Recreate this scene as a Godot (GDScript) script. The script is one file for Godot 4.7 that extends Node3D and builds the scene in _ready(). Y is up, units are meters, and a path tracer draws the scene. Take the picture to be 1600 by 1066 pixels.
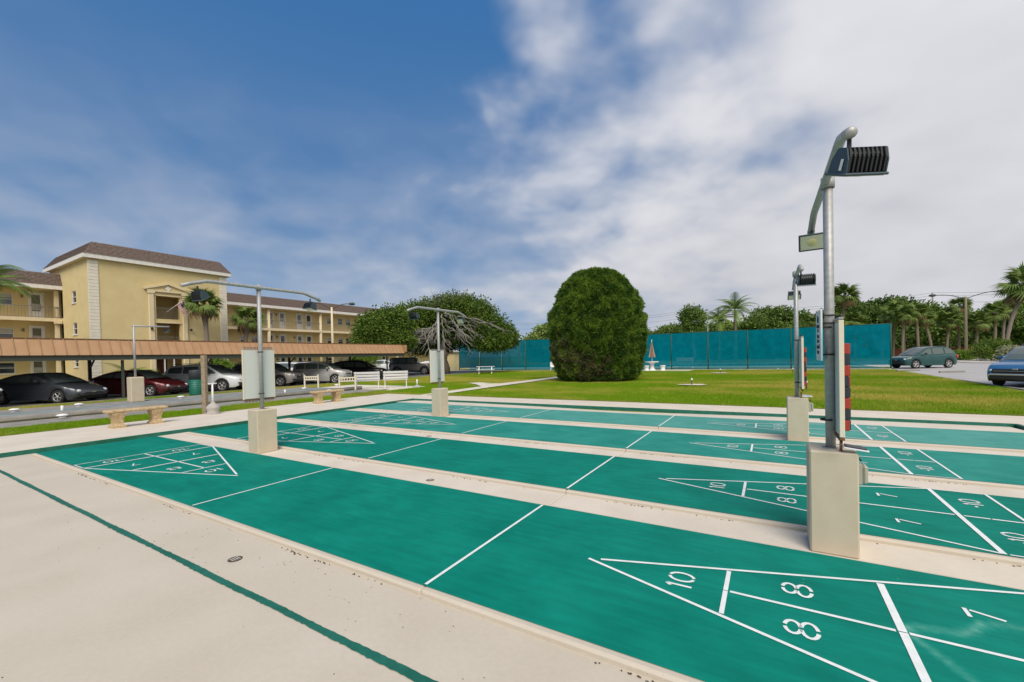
extends Node3D
# A shuffleboard terrace beside a lawn; carport, flats and trees behind. Units are metres, x runs along the courts, -z away from the camera.

const CLOUD_SHIFT := Vector3(3.1, 0.0, 1.7)
var M := {}
var rng := RandomNumberGenerator.new()
var taken := {}

class MB:
	var st := SurfaceTool.new()
	var flat := true
	func _init(smooth := false):
		st.begin(Mesh.PRIMITIVE_TRIANGLES)
		flat = not smooth
		st.set_smooth_group(0 if smooth else -1)
	func v(p: Vector3, uv := Vector2.ZERO):
		st.set_uv(uv)
		st.add_vertex(p)
	func tri(a: Vector3, b: Vector3, c: Vector3):
		v(a); v(c); v(b)
	# corners run anticlockwise seen from outside
	func quad(a: Vector3, b: Vector3, c: Vector3, d: Vector3):
		v(a, Vector2(0, 0)); v(c, Vector2(1, 1)); v(b, Vector2(1, 0))
		v(a, Vector2(0, 0)); v(d, Vector2(0, 1)); v(c, Vector2(1, 1))
	func poly(pts: Array):
		for i in range(1, pts.size() - 1):
			tri(pts[0], pts[i], pts[i + 1])
	# a box with chamfered edges
	func box(c: Vector3, s: Vector3, bev := 0.0, bs := Basis.IDENTITY):
		var h := s * 0.5
		if bev <= 0.0:
			for ax in 3:
				for sg in [-1.0, 1.0]:
					var q := []
					for k in [[-1, -1], [1, -1], [1, 1], [-1, 1]]:
						var p := Vector3.ZERO
						p[ax] = sg * h[ax]
						p[(ax + 1) % 3] = k[0] * h[(ax + 1) % 3]
						p[(ax + 2) % 3] = k[1] * h[(ax + 2) % 3]
						q.append(c + bs * p)
					if sg < 0: q.reverse()
					quad(q[0], q[1], q[2], q[3])
			return
		var b: float = min(bev, min(h.x, min(h.y, h.z)) * 0.9)
		for ax in 3:
			var a1 := (ax + 1) % 3
			var a2 := (ax + 2) % 3
			for sg in [-1.0, 1.0]:
				var q := []
				for k in [[-1, -1], [1, -1], [1, 1], [-1, 1]]:
					var p := Vector3.ZERO
					p[ax] = sg * h[ax]
					p[a1] = k[0] * (h[a1] - b)
					p[a2] = k[1] * (h[a2] - b)
					q.append(c + bs * p)
				if sg < 0: q.reverse()
				quad(q[0], q[1], q[2], q[3])
			for s1 in [-1.0, 1.0]:
				for s2 in [-1.0, 1.0]:
					var q := []
					for k in [[-1, 0], [1, 0], [1, 1], [-1, 1]]:
						var p := Vector3.ZERO
						p[ax] = k[0] * (h[ax] - b)
						p[a1] = s1 * (h[a1] - (b if k[1] == 1 else 0.0))
						p[a2] = s2 * (h[a2] - (0.0 if k[1] == 1 else b))
						q.append(c + bs * p)
					if s1 * s2 < 0: q.reverse()
					quad(q[0], q[1], q[2], q[3])
		for sx in [-1.0, 1.0]:
			for sy in [-1.0, 1.0]:
				for sz in [-1.0, 1.0]:
					var p0 := c + bs * Vector3(sx * h.x, sy * (h.y - b), sz * (h.z - b))
					var p1 := c + bs * Vector3(sx * (h.x - b), sy * h.y, sz * (h.z - b))
					var p2 := c + bs * Vector3(sx * (h.x - b), sy * (h.y - b), sz * h.z)
					if sx * sy * sz > 0: tri(p0, p1, p2)
					else: tri(p0, p2, p1)
	func bar(a: Vector3, b: Vector3, w: float, d: float, bev := 0.0):
		var y := (b - a).normalized()
		var x := y.cross(Vector3.UP if abs(y.y) < 0.95 else Vector3.RIGHT).normalized()
		box((a + b) * 0.5, Vector3(w, a.distance_to(b), d), bev, Basis(x, y, x.cross(y)))
	func tube(pts: Array, radii, sides := 8, caps := true):
		var rings := []
		var up := Vector3.UP
		for i in pts.size():
			var t: Vector3 = (pts[min(i + 1, pts.size() - 1)] - pts[max(i - 1, 0)]).normalized()
			if abs(t.dot(up)) > 0.95: up = Vector3.RIGHT if abs(t.x) < 0.8 else Vector3.FORWARD
			var x := t.cross(up).normalized()
			var y := x.cross(t).normalized()
			var r: float = radii[i] if radii is Array else radii
			var ring := []
			for k in sides:
				var a := TAU * k / sides
				ring.append(pts[i] + (x * cos(a) + y * sin(a)) * r)
			rings.append(ring)
			up = y
		for i in pts.size() - 1:
			for k in sides:
				var k2 := (k + 1) % sides
				quad(rings[i][k2], rings[i][k], rings[i + 1][k], rings[i + 1][k2])
		if caps:
			var r0: Array = rings[0].duplicate()
			poly(r0)
			var r1: Array = rings[-1].duplicate()
			r1.reverse()
			poly(r1)
	# profile of (radius, height) turned about an upright axis
	func lathe(c: Vector3, prof: Array, sides := 16, bs := Basis.IDENTITY):
		for i in prof.size() - 1:
			for k in sides:
				var a := TAU * k / sides
				var b := TAU * (k + 1) / sides
				var p0: Vector2 = prof[i]
				var p1: Vector2 = prof[i + 1]
				var q0 := c + bs * Vector3(cos(a) * p0.x, p0.y, -sin(a) * p0.x)
				var q1 := c + bs * Vector3(cos(b) * p0.x, p0.y, -sin(b) * p0.x)
				var q2 := c + bs * Vector3(cos(b) * p1.x, p1.y, -sin(b) * p1.x)
				var q3 := c + bs * Vector3(cos(a) * p1.x, p1.y, -sin(a) * p1.x)
				if p0.x < 1e-5: tri(q0, q2, q3)
				elif p1.x < 1e-5: tri(q0, q1, q2)
				else: quad(q0, q1, q2, q3)
	func done(m: Material) -> ArrayMesh:
		st.generate_normals()
		var me := st.commit()
		me.surface_set_material(0, m)
		return me

func named(parent: Node, called: String) -> String:
	var key := str(parent.get_instance_id()) + called
	var n: int = taken.get(key, 0)
	taken[key] = n + 1
	return called if n == 0 else "%s_%03d" % [called, n]

func put(called: String, mesh: Mesh, parent: Node = self, at := Vector3.ZERO) -> MeshInstance3D:
	var o := MeshInstance3D.new()
	o.name = named(parent, called)
	o.mesh = mesh
	o.position = at
	o.cast_shadow = GeometryInstance3D.SHADOW_CASTING_SETTING_ON
	parent.add_child(o, true)
	return o

func obj(called: String, b: MB, m: Material, parent: Node = self) -> MeshInstance3D:
	return put(called, b.done(m), parent)

func tag(o: Node, label: String, category := "", group := "") -> Node:
	o.set_meta("label", label)
	if category: o.set_meta("category", category)
	if group: o.set_meta("group", group)
	return o

func struct(o: Node) -> Node:
	o.set_meta("kind", "structure")
	return o

func thing(called: String, label: String, category: String, at := Vector3.ZERO, turn := 0.0, group := "") -> Node3D:
	var o := Node3D.new()
	o.name = named(self, called)
	add_child(o, true)
	o.position = at
	o.rotation.y = turn
	tag(o, label, category, group)
	return o

func copy(src: Node3D, called: String, label: String, at: Vector3, turn := 0.0) -> Node3D:
	var o: Node3D = src.duplicate()
	o.name = named(self, called)
	add_child(o, true)
	o.position = at
	o.rotation.y = turn
	o.set_meta("label", label)
	return o

func scatter(called: String, mesh: Mesh, xf: Array, cols: Array, parent: Node = self) -> MultiMeshInstance3D:
	var mm := MultiMesh.new()
	mm.transform_format = MultiMesh.TRANSFORM_3D
	mm.use_colors = cols.size() > 0
	mm.mesh = mesh
	mm.instance_count = xf.size()
	for i in xf.size():
		mm.set_instance_transform(i, xf[i])
		if cols.size() > 0: mm.set_instance_color(i, cols[i])
	var o := MultiMeshInstance3D.new()
	o.name = named(parent, called)
	o.multimesh = mm
	parent.add_child(o, true)
	return o

# ---------------------------------------------------------------- materials
func lin(r: float, g: float, b: float) -> Color:
	return Color(r, g, b).linear_to_srgb()

func mat(key: String, c: Color, rough := 0.8, metal := 0.0, spec := 0.5) -> StandardMaterial3D:
	var m := StandardMaterial3D.new()
	m.albedo_color = c
	m.roughness = rough
	m.metallic = metal
	m.metallic_specular = spec
	m.resource_name = key
	M[key] = m
	return m

func noise_bytes(size: Vector2i, freq: float, octaves: int, sd: int) -> PackedByteArray:
	var n := FastNoiseLite.new()
	n.seed = sd
	n.frequency = freq
	n.noise_type = FastNoiseLite.TYPE_SIMPLEX_SMOOTH
	n.fractal_octaves = octaves
	return n.get_seamless_image(size.x, size.y).get_data()

# colour texture: a base colour and a second one mixed by coarse noise, fine grain, rare specks; all linear values
func blend_tex(size: Vector2i, a: Vector3, b: Vector3, coarse: float, fine: float, grain: float, specks := 0.0, speck := Vector3.ZERO, sd := 1, sharp := 1.0) -> Image:
	var n1 := noise_bytes(size, coarse, 5, sd)
	var n2 := noise_bytes(size, fine, 3, sd + 7)
	var out := PackedByteArray()
	out.resize(size.x * size.y * 3)
	var lut := PackedByteArray()
	lut.resize(1025)
	for i in 1025:
		var x := i / 1024.0
		lut[i] = int(255.0 * (1.055 * pow(x, 1 / 2.4) - 0.055 if x > 0.0031308 else 12.92 * x))
	var r2 := RandomNumberGenerator.new()
	r2.seed = sd
	for i in n1.size():
		var t: float = clamp((n1[i] / 255.0 - 0.5) * 1.6 * sharp + 0.5, 0.0, 1.0)
		var g := 1.0 + grain * ((n2[i] / 255.0 - 0.5) * 1.4 + r2.randf() * 0.6 - 0.3)
		var c := a.lerp(b, t) * g
		if specks > 0.0 and r2.randf() < specks: c = c.lerp(speck, 0.7)
		out[i * 3] = lut[clampi(int(c.x * 1024), 0, 1024)]
		out[i * 3 + 1] = lut[clampi(int(c.y * 1024), 0, 1024)]
		out[i * 3 + 2] = lut[clampi(int(c.z * 1024), 0, 1024)]
	return Image.create_from_data(size.x, size.y, false, Image.FORMAT_RGB8, out)

func surf(key: String, img: Image, tile: float, rough := 0.85, spec := 0.4, bump := 0.0, bump_freq := 0.08) -> StandardMaterial3D:
	var m := mat(key, Color.WHITE, rough, 0.0, spec)
	m.albedo_texture = ImageTexture.create_from_image(img)
	m.uv1_triplanar = true
	m.uv1_world_triplanar = true
	m.uv1_scale = Vector3.ONE / tile
	if bump > 0.0:
		var n := FastNoiseLite.new()
		n.seed = 5
		n.frequency = bump_freq
		n.fractal_octaves = 3
		var im := n.get_seamless_image(512, 512)
		im.bump_map_to_normal_map(bump)
		m.normal_enabled = true
		m.normal_texture = ImageTexture.create_from_image(im)
	return m

func make_materials():
	surf("deck", blend_tex(Vector2i(2048, 2048), Vector3(0.565, 0.505, 0.412), Vector3(0.53, 0.47, 0.378), 0.004, 0.09, 0.05, 0.00022, Vector3(0.22, 0.18, 0.13), 11), 9.0, 0.75, 0.4, 0.06, 0.15)
	surf("deck_pale", blend_tex(Vector2i(1024, 1024), Vector3(0.665, 0.595, 0.495), Vector3(0.61, 0.54, 0.44), 0.006, 0.09, 0.05, 0.0003, Vector3(0.22, 0.18, 0.13), 51), 4.7, 0.75, 0.4, 0.05, 0.15)  # paler version of the deck colour for alleys, back strip and walks
	surf("render_paint", blend_tex(Vector2i(512, 512), Vector3(0.56, 0.49, 0.37), Vector3(0.53, 0.455, 0.335), 0.01, 0.15, 0.03, 0.0003, Vector3(0.25, 0.2, 0.14), 3), 1.4, 0.8, 0.4, 0.12, 0.12)
	surf("wall", blend_tex(Vector2i(512, 512), Vector3(0.68, 0.56, 0.30), Vector3(0.64, 0.515, 0.265), 0.006, 0.1, 0.05, 0.0, Vector3.ZERO, 4), 5.0, 0.9, 0.3, 0.4, 0.1)
	surf("trim", blend_tex(Vector2i(256, 256), Vector3(0.74, 0.63, 0.43), Vector3(0.68, 0.57, 0.37), 0.02, 0.1, 0.05, 0.0, Vector3.ZERO, 6), 2.0, 0.8, 0.3)
	surf("quoin", blend_tex(Vector2i(256, 256), Vector3(0.76, 0.72, 0.62), Vector3(0.70, 0.65, 0.54), 0.02, 0.1, 0.05, 0.0, Vector3.ZERO, 52), 2.0, 0.8, 0.3)
	surf("white_trim", blend_tex(Vector2i(256, 256), Vector3(0.78, 0.76, 0.72), Vector3(0.70, 0.68, 0.64), 0.02, 0.1, 0.04, 0.0, Vector3.ZERO, 8), 2.0, 0.6, 0.4)
	surf("shingle", blend_tex(Vector2i(512, 512), Vector3(0.12, 0.093, 0.08), Vector3(0.20, 0.155, 0.135), 0.05, 0.2, 0.5, 0.0, Vector3.ZERO, 9, 1.6), 5.0, 0.95, 0.2, 1.5, 0.1)
	surf("asphalt", blend_tex(Vector2i(1024, 1024), Vector3(0.20, 0.195, 0.19), Vector3(0.255, 0.25, 0.245), 0.008, 0.2, 0.25, 0.0, Vector3.ZERO, 12), 8.0, 0.9, 0.3, 0.6, 0.2)
	surf("lot", blend_tex(Vector2i(1024, 1024), Vector3(0.38, 0.37, 0.36), Vector3(0.44, 0.43, 0.42), 0.005, 0.2, 0.12, 0.0, Vector3.ZERO, 13), 14.0, 0.9, 0.3, 0.4, 0.2)
	surf("old_concrete", blend_tex(Vector2i(512, 512), Vector3(0.23, 0.215, 0.195), Vector3(0.32, 0.30, 0.275), 0.012, 0.15, 0.2, 0.002, Vector3(0.12, 0.11, 0.1), 14), 4.0, 0.9, 0.3)
	surf("old_court", blend_tex(Vector2i(512, 512), Vector3(0.19, 0.225, 0.22), Vector3(0.27, 0.30, 0.29), 0.01, 0.15, 0.12, 0.0, Vector3.ZERO, 15), 5.0, 0.85, 0.3)
	surf("path", blend_tex(Vector2i(512, 512), Vector3(0.72, 0.67, 0.57), Vector3(0.62, 0.56, 0.46), 0.012, 0.15, 0.1, 0.0, Vector3.ZERO, 16), 5.0, 0.9, 0.3)
	surf("soil", blend_tex(Vector2i(1024, 1024), Vector3(0.17, 0.25, 0.022), Vector3(0.32, 0.31, 0.065), 0.007, 0.08, 0.5, 0.0, Vector3.ZERO, 17, 1.3), 26.0, 1.0, 0.1)
	surf("cast_stone", blend_tex(Vector2i(512, 512), Vector3(0.56, 0.43, 0.26), Vector3(0.40, 0.29, 0.16), 0.02, 0.12, 0.25, 0.002, Vector3(0.1, 0.08, 0.05), 18, 1.3), 0.9, 0.9, 0.3, 1.5, 0.1)
	surf("grey_stone", blend_tex(Vector2i(512, 512), Vector3(0.46, 0.44, 0.41), Vector3(0.36, 0.34, 0.31), 0.02, 0.12, 0.2, 0.0, Vector3.ZERO, 19), 1.0, 0.9, 0.3)
	surf("galvanised", blend_tex(Vector2i(256, 256), Vector3(0.33, 0.335, 0.33), Vector3(0.43, 0.435, 0.43), 0.03, 0.2, 0.12, 0.0, Vector3.ZERO, 20), 0.5, 0.5, 0.5)
	M.galvanised.metallic = 0.35
	surf("post_wood", blend_tex(Vector2i(256, 256), Vector3(0.36, 0.29, 0.21), Vector3(0.24, 0.19, 0.13), 0.03, 0.2, 0.25, 0.0, Vector3.ZERO, 21), 0.7, 0.9, 0.2)
	surf("bark", blend_tex(Vector2i(256, 256), Vector3(0.20, 0.17, 0.14), Vector3(0.11, 0.09, 0.07), 0.04, 0.2, 0.4, 0.0, Vector3.ZERO, 22), 1.2, 1.0, 0.1, 2.5, 0.1)
	surf("palm_bark", blend_tex(Vector2i(256, 256), Vector3(0.30, 0.25, 0.20), Vector3(0.17, 0.14, 0.11), 0.05, 0.2, 0.4, 0.0, Vector3.ZERO, 23), 1.0, 1.0, 0.1, 2.5, 0.1)
	surf("dead_wood", blend_tex(Vector2i(256, 256), Vector3(0.33, 0.315, 0.29), Vector3(0.22, 0.21, 0.19), 0.04, 0.2, 0.2, 0.0, Vector3.ZERO, 24), 1.0, 0.95, 0.1)
	surf("copper_sheet", blend_tex(Vector2i(512, 512), Vector3(0.435, 0.262, 0.145), Vector3(0.375, 0.218, 0.108), 0.01, 0.1, 0.06, 0.0, Vector3.ZERO, 25), 5.0, 0.5, 0.5)
	surf("gutter_green", blend_tex(Vector2i(512, 512), Vector3(0.012, 0.115, 0.078), Vector3(0.02, 0.15, 0.105), 0.02, 0.12, 0.2, 0.0, Vector3.ZERO, 26), 3.0, 0.55, 0.4)
	surf("line_paint", blend_tex(Vector2i(512, 512), Vector3(0.80, 0.82, 0.80), Vector3(0.70, 0.74, 0.72), 0.02, 0.2, 0.08, 0.002, Vector3(0.2, 0.4, 0.35), 27), 1.5, 0.6, 0.4)
	surf("shell_bed", blend_tex(Vector2i(512, 512), Vector3(0.60, 0.56, 0.50), Vector3(0.44, 0.40, 0.35), 0.05, 0.3, 0.4, 0.0, Vector3.ZERO, 28), 4.0, 1.0, 0.1)
	surf("red_wall", blend_tex(Vector2i(256, 256), Vector3(0.24, 0.085, 0.06), Vector3(0.17, 0.06, 0.045), 0.03, 0.2, 0.2, 0.0, Vector3.ZERO, 29), 4.0, 0.95, 0.1)
	mat("white_paint", lin(0.76, 0.76, 0.75), 0.5)
	mat("cream_paint", lin(0.70, 0.64, 0.50), 0.6)
	mat("board_paint", lin(0.62, 0.64, 0.60), 0.5)
	mat("black_metal", lin(0.018, 0.021, 0.024), 0.42, 0.0, 0.5)
	mat("lamp_blue", lin(0.035, 0.06, 0.075), 0.4)
	mat("lamp_lens", lin(0.55, 0.56, 0.42), 0.12)
	mat("lamp_cup", lin(0.62, 0.58, 0.30), 0.3, 0.3)
	mat("rust", lin(0.16, 0.075, 0.035), 0.9)
	mat("bead_red", lin(0.34, 0.035, 0.02), 0.45)
	mat("bead_navy", lin(0.022, 0.026, 0.038), 0.45)
	mat("frame_maroon", lin(0.12, 0.022, 0.022), 0.6)
	mat("grey_plastic", lin(0.36, 0.36, 0.30), 0.5)
	mat("dark_steel", lin(0.055, 0.065, 0.05), 0.6)
	mat("fence_green", lin(0.008, 0.085, 0.06), 0.6)
	mat("bin_green", lin(0.006, 0.14, 0.095), 0.5)
	mat("bin_dark", lin(0.03, 0.04, 0.05), 0.6)
	mat("window_glass", lin(0.03, 0.04, 0.05), 0.05, 0.0, 0.8)
	mat("blind", lin(0.42, 0.42, 0.40), 0.7)
	mat("rail_iron", lin(0.16, 0.15, 0.14), 0.6)
	mat("tyre", lin(0.018, 0.018, 0.018), 0.85)
	mat("rim", lin(0.55, 0.56, 0.57), 0.3, 0.6)
	mat("chrome", lin(0.7, 0.7, 0.7), 0.15, 0.9)
	mat("trim_black", lin(0.02, 0.02, 0.022), 0.55)
	mat("headlight", lin(0.62, 0.65, 0.68), 0.08, 0.1, 0.9)
	mat("tail_red", lin(0.35, 0.015, 0.015), 0.2)
	mat("car_glass", lin(0.085, 0.11, 0.10), 0.03, 0.0, 0.9)
	mat("seam", lin(0.01, 0.01, 0.01), 0.8)
	mat("flag_red", lin(0.42, 0.03, 0.04), 0.8)
	mat("flag_white", lin(0.70, 0.69, 0.68), 0.8)
	mat("flag_blue", lin(0.02, 0.03, 0.13), 0.8)
	mat("canvas_tan", lin(0.46, 0.34, 0.26), 0.9)
	mat("canvas_brown", lin(0.20, 0.10, 0.08), 0.9)
	mat("tennis_floor", lin(0.03, 0.17, 0.17), 0.8)
	mat("sign_black", lin(0.015, 0.015, 0.015), 0.6)
	mat("sign_white", lin(0.70, 0.73, 0.76), 0.4)
	mat("wire", lin(0.08, 0.08, 0.085), 0.7)
	mat("dirt", lin(0.085, 0.06, 0.038), 1.0)
	mat("lid_teal", lin(0.30, 0.40, 0.42), 0.5)
	mat("plank_brown", lin(0.13, 0.06, 0.04), 0.8)
	# windscreen cloth of the tennis fence: a mesh one can dimly see through
	var ws := mat("windscreen", Color(lin(0.0, 0.17, 0.23), 0.95), 0.9, 0.0, 0.1)
	ws.transparency = BaseMaterial3D.TRANSPARENCY_ALPHA
	ws.albedo_texture = ImageTexture.create_from_image(blend_tex(Vector2i(256, 256), Vector3(0.80, 0.84, 0.86), Vector3(1.0, 1.0, 1.0), 0.02, 0.1, 0.08, 0.0, Vector3.ZERO, 31))
	ws.uv1_triplanar = true
	ws.uv1_world_triplanar = true
	ws.uv1_scale = Vector3.ONE / 3.3
	for k in ["leaf", "frond", "needle", "blade"]:
		var lf := mat(k, Color.WHITE, 0.6, 0.0, 0.3)
		lf.vertex_color_use_as_albedo = true
		lf.cull_mode = BaseMaterial3D.CULL_DISABLED
		lf.backlight_enabled = true
		lf.backlight = Color(0.35, 0.4, 0.2)
	M.blade.roughness = 0.8

func car_paint(c: Color, metal := 0.3) -> StandardMaterial3D:
	var m := StandardMaterial3D.new()
	m.albedo_color = c
	m.roughness = 0.35
	m.metallic = metal
	m.clearcoat_enabled = true
	m.clearcoat = 0.6
	m.clearcoat_roughness = 0.06
	return m

# ---------------------------------------------------------------- sky
func sky_image() -> Image:
	var w := 2048
	var h := 1024
	var big := FastNoiseLite.new()
	big.seed = 21
	big.noise_type = FastNoiseLite.TYPE_SIMPLEX_SMOOTH
	big.frequency = 1.25
	big.fractal_octaves = 5
	big.fractal_gain = 0.5
	var fine := FastNoiseLite.new()
	fine.seed = 5
	fine.noise_type = FastNoiseLite.TYPE_SIMPLEX_SMOOTH
	fine.frequency = 3.2
	fine.fractal_octaves = 4
	var out := PackedFloat32Array()
	out.resize(w * h * 3)
	var warp := FastNoiseLite.new()
	warp.seed = 77
	warp.noise_type = FastNoiseLite.TYPE_SIMPLEX_SMOOTH
	warp.frequency = 2.0
	warp.fractal_octaves = 3
	var bank := Vector3(0.96, 0.05, -0.26).normalized()
	var sun := Vector3(0.62, 0.62, -0.48).normalized()
	var zen := Vector3(0.034, 0.150, 0.380)
	var low := Vector3(0.33, 0.46, 0.63)
	for j in h:
		var th := PI * (j + 0.5) / h
		var y := cos(th)
		var s := sin(th)
		for i in w:
			var o := (j * w + i) * 3
			if y < -0.02:
				out[o] = 0.12; out[o + 1] = 0.13; out[o + 2] = 0.1
				continue
			var ph := (i + 0.5) / w * TAU
			var d := Vector3(sin(ph) * s, y, -cos(ph) * s)
			# a flat layer of cloud seen from below
			var q := Vector3(d.x, d.y * 1.9, d.z) / (0.45 + maxf(y, 0.0))
			q += CLOUD_SHIFT
			var wv := warp.get_noise_3dv(q)
			q += Vector3(wv, wv * 0.5, -wv) * 0.05
			var big_n := big.get_noise_3dv(q)
			var fine_n := fine.get_noise_3dv(q * 1.5)
			var n := big_n + fine_n * 0.42
			var b := d.dot(bank) - y * 0.22
			var cover: float = smoothstep(-0.24, 0.30, b * 0.95 + n * 0.44 + 0.10)
			var puff: float = smoothstep(0.22, 0.75, n + 0.08) * 0.55
			cover = maxf(cover, puff)
			var veil: float = smoothstep(0.58, 0.02, y) * clampf(0.40 + 0.42 * n + 0.2 * fine_n, 0.0, 1.0)
			cover = clampf(cover + veil * (1.0 - cover), 0.0, 1.0)
			var blue := zen.lerp(low, pow(1.0 - clampf(y, 0.0, 1.0), 3.1))
			var glow: float = pow(maxf(d.dot(sun), 0.0), 3.0)
			var bright: float = 0.585 + 0.10 * smoothstep(0.0, 0.45, y) + 0.07 * glow + 0.10 * n
			var c := blue.lerp(Vector3(0.985, 0.99, 1.05) * bright, cover)
			out[o] = c.x; out[o + 1] = c.y; out[o + 2] = c.z
	return Image.create_from_data(w, h, false, Image.FORMAT_RGBF, out.to_byte_array())

func make_light_and_camera():
	var cam := Camera3D.new()
	cam.name = "camera"
	var yaw := -0.5421
	var roll := -0.0227
	var pitch := -0.0147
	var r := Vector3(cos(yaw), 0, sin(yaw))
	var f := Vector3(sin(yaw), 0, -cos(yaw))
	var f2 := f * cos(pitch) + Vector3.UP * sin(pitch)
	var u2 := Vector3.UP * cos(pitch) - f * sin(pitch)
	var r3 := r * cos(roll) + u2 * sin(roll)
	var u3 := u2 * cos(roll) - r * sin(roll)
	cam.transform = Transform3D(Basis(r3, u3, -f2), Vector3(3.936, 1.6315, 3.219))
	cam.projection = Camera3D.PROJECTION_FRUSTUM
	cam.near = 0.1
	cam.far = 900.0
	cam.size = 0.1 * 1066.0 / 669.17
	cam.frustum_offset = Vector2(0, 0.1 * 34.54 / 669.17)
	add_child(cam)
	cam.current = true
	var we := WorldEnvironment.new()
	var e := Environment.new()
	e.background_mode = Environment.BG_SKY
	var sm := PanoramaSkyMaterial.new()
	sm.panorama = ImageTexture.create_from_image(sky_image())
	var sk := Sky.new()
	sk.sky_material = sm
	e.sky = sk
	e.background_energy_multiplier = 0.475
	e.tonemap_mode = Environment.TONE_MAPPER_LINEAR
	e.tonemap_exposure = 2.15
	e.sdfgi_enabled = true
	e.ssao_enabled = true
	e.ssil_enabled = true
	we.environment = e
	add_child(we)
	var sl := DirectionalLight3D.new()
	sl.name = "sun"
	sl.light_color = Color(1.0, 0.96, 0.9)
	sl.light_energy = 0.5
	sl.light_angular_distance = 40.0
	sl.shadow_enabled = true
	add_child(sl)
	sl.look_at_from_position(Vector3(0.36, 0.78, 0.58) * 50.0, Vector3.ZERO)

# ---------------------------------------------------------------- ground and courts
func sheet(called: String, pts: Array, y: float, m: Material, parent: Node = self) -> MeshInstance3D:
	var b := MB.new()
	var tris := Geometry2D.triangulate_polygon(PackedVector2Array(pts))
	for i in range(0, tris.size(), 3):
		var p: Array = [pts[tris[i]], pts[tris[i + 1]], pts[tris[i + 2]]]
		var a: float = (p[1] - p[0]).cross(p[2] - p[0])
		if a > 0: p.reverse()
		b.tri(Vector3(p[0].x, y, p[0].y), Vector3(p[1].x, y, p[1].y), Vector3(p[2].x, y, p[2].y))
	return obj(called, b, m, parent)

func rect(x0: float, x1: float, z0: float, z1: float) -> Array:
	return [Vector2(x0, z0), Vector2(x1, z0), Vector2(x1, z1), Vector2(x0, z1)]

func slab(called: String, x0: float, x1: float, z0: float, z1: float, y0: float, y1: float, m: Material, parent: Node = self, bev := 0.0) -> MeshInstance3D:
	var b := MB.new()
	b.box(Vector3((x0 + x1) / 2, (y0 + y1) / 2, (z0 + z1) / 2), Vector3(x1 - x0, y1 - y0, z1 - z0), bev)
	return obj(called, b, m, parent)

# a painted stripe from a to b on the ground
func stripe(parent: Node, a: Vector2, b: Vector2, w: float, y: float, m: Material, called := "painted_line"):
	var d := (b - a).normalized()
	var n := Vector2(-d.y, d.x) * w * 0.5
	var mb := MB.new()
	var p := [a + n, a - n, b - n, b + n]
	if (p[1] - p[0]).cross(p[2] - p[0]) > 0: p.reverse()
	mb.quad(Vector3(p[0].x, y, p[0].y), Vector3(p[1].x, y, p[1].y), Vector3(p[2].x, y, p[2].y), Vector3(p[3].x, y, p[3].y))
	obj(called, mb, m, parent)

# stencilled numerals: strokes in a unit cell, x to the right and y up as one reads them
func glyph(ch: String) -> Array:
	var s := []
	var arc := func(cx: float, cy: float, rx: float, ry: float, a0: float, a1: float) -> Array:
		var q := []
		for i in 9:
			var a: float = deg_to_rad(lerp(a0, a1, i / 8.0))
			q.append(Vector2(cx + rx * cos(a), cy + ry * sin(a)))
		return q
	match ch:
		"1":
			s.append([Vector2(0.22, 0.80), Vector2(0.50, 0.97)])
			s.append([Vector2(0.5, 0.95), Vector2(0.5, 0.03)])
		"0":
			s.append(arc.call(0.5, 0.5, 0.40, 0.47, 100, 260))
			s.append(arc.call(0.5, 0.5, 0.40, 0.47, -80, 80))
		"7":
			s.append([Vector2(0.08, 0.94), Vector2(0.92, 0.94)])
			s.append([Vector2(0.80, 0.82), Vector2(0.36, 0.02)])
		"8":
			s.append(arc.call(0.5, 0.74, 0.34, 0.23, 100, 260))
			s.append(arc.call(0.5, 0.74, 0.34, 0.23, -80, 80))
			s.append(arc.call(0.5, 0.26, 0.40, 0.24, 100, 260))
			s.append(arc.call(0.5, 0.26, 0.40, 0.24, -80, 80))
		"-":
			s.append([Vector2(0.15, 0.5), Vector2(0.75, 0.5)])
	return s

func numeral(parent: Node, text: String, at: Vector2, dir: float, y: float, hgt := 0.175):
	# dir +1: text reads upright for someone at the +x end looking towards -x
	var mb := MB.new()
	var wide := {"1": 0.52, "0": 0.86, "8": 1.12, "7": 0.72, "-": 0.42}
	var total := 0.0
	for k in text.length(): total += hgt * wide[text[k]]
	var pen := -total / 2
	for k in text.length():
		var wch: float = hgt * wide[text[k]]
		for st in glyph(text[k]):
			var side := []
			for i in st.size():
				var t: Vector2 = (st[min(i + 1, st.size() - 1)] - st[max(i - 1, 0)]).normalized()
				var n := Vector2(-t.y, t.x)
				var pq := []
				for sg in [-1.0, 1.0]:
					var lx: float = st[i].x * wch + n.x * sg * 0.0108 + pen
					var ly: float = st[i].y * hgt + n.y * sg * 0.0108 - hgt / 2
					pq.append(Vector3(at.x - dir * ly, y, at.y - dir * lx))
				side.append(pq)
			for i in side.size() - 1:
				mb.quad(side[i][0], side[i][1], side[i + 1][1], side[i + 1][0])
		pen += wch
	obj("painted_number", mb, M.line_paint, parent)

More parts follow.
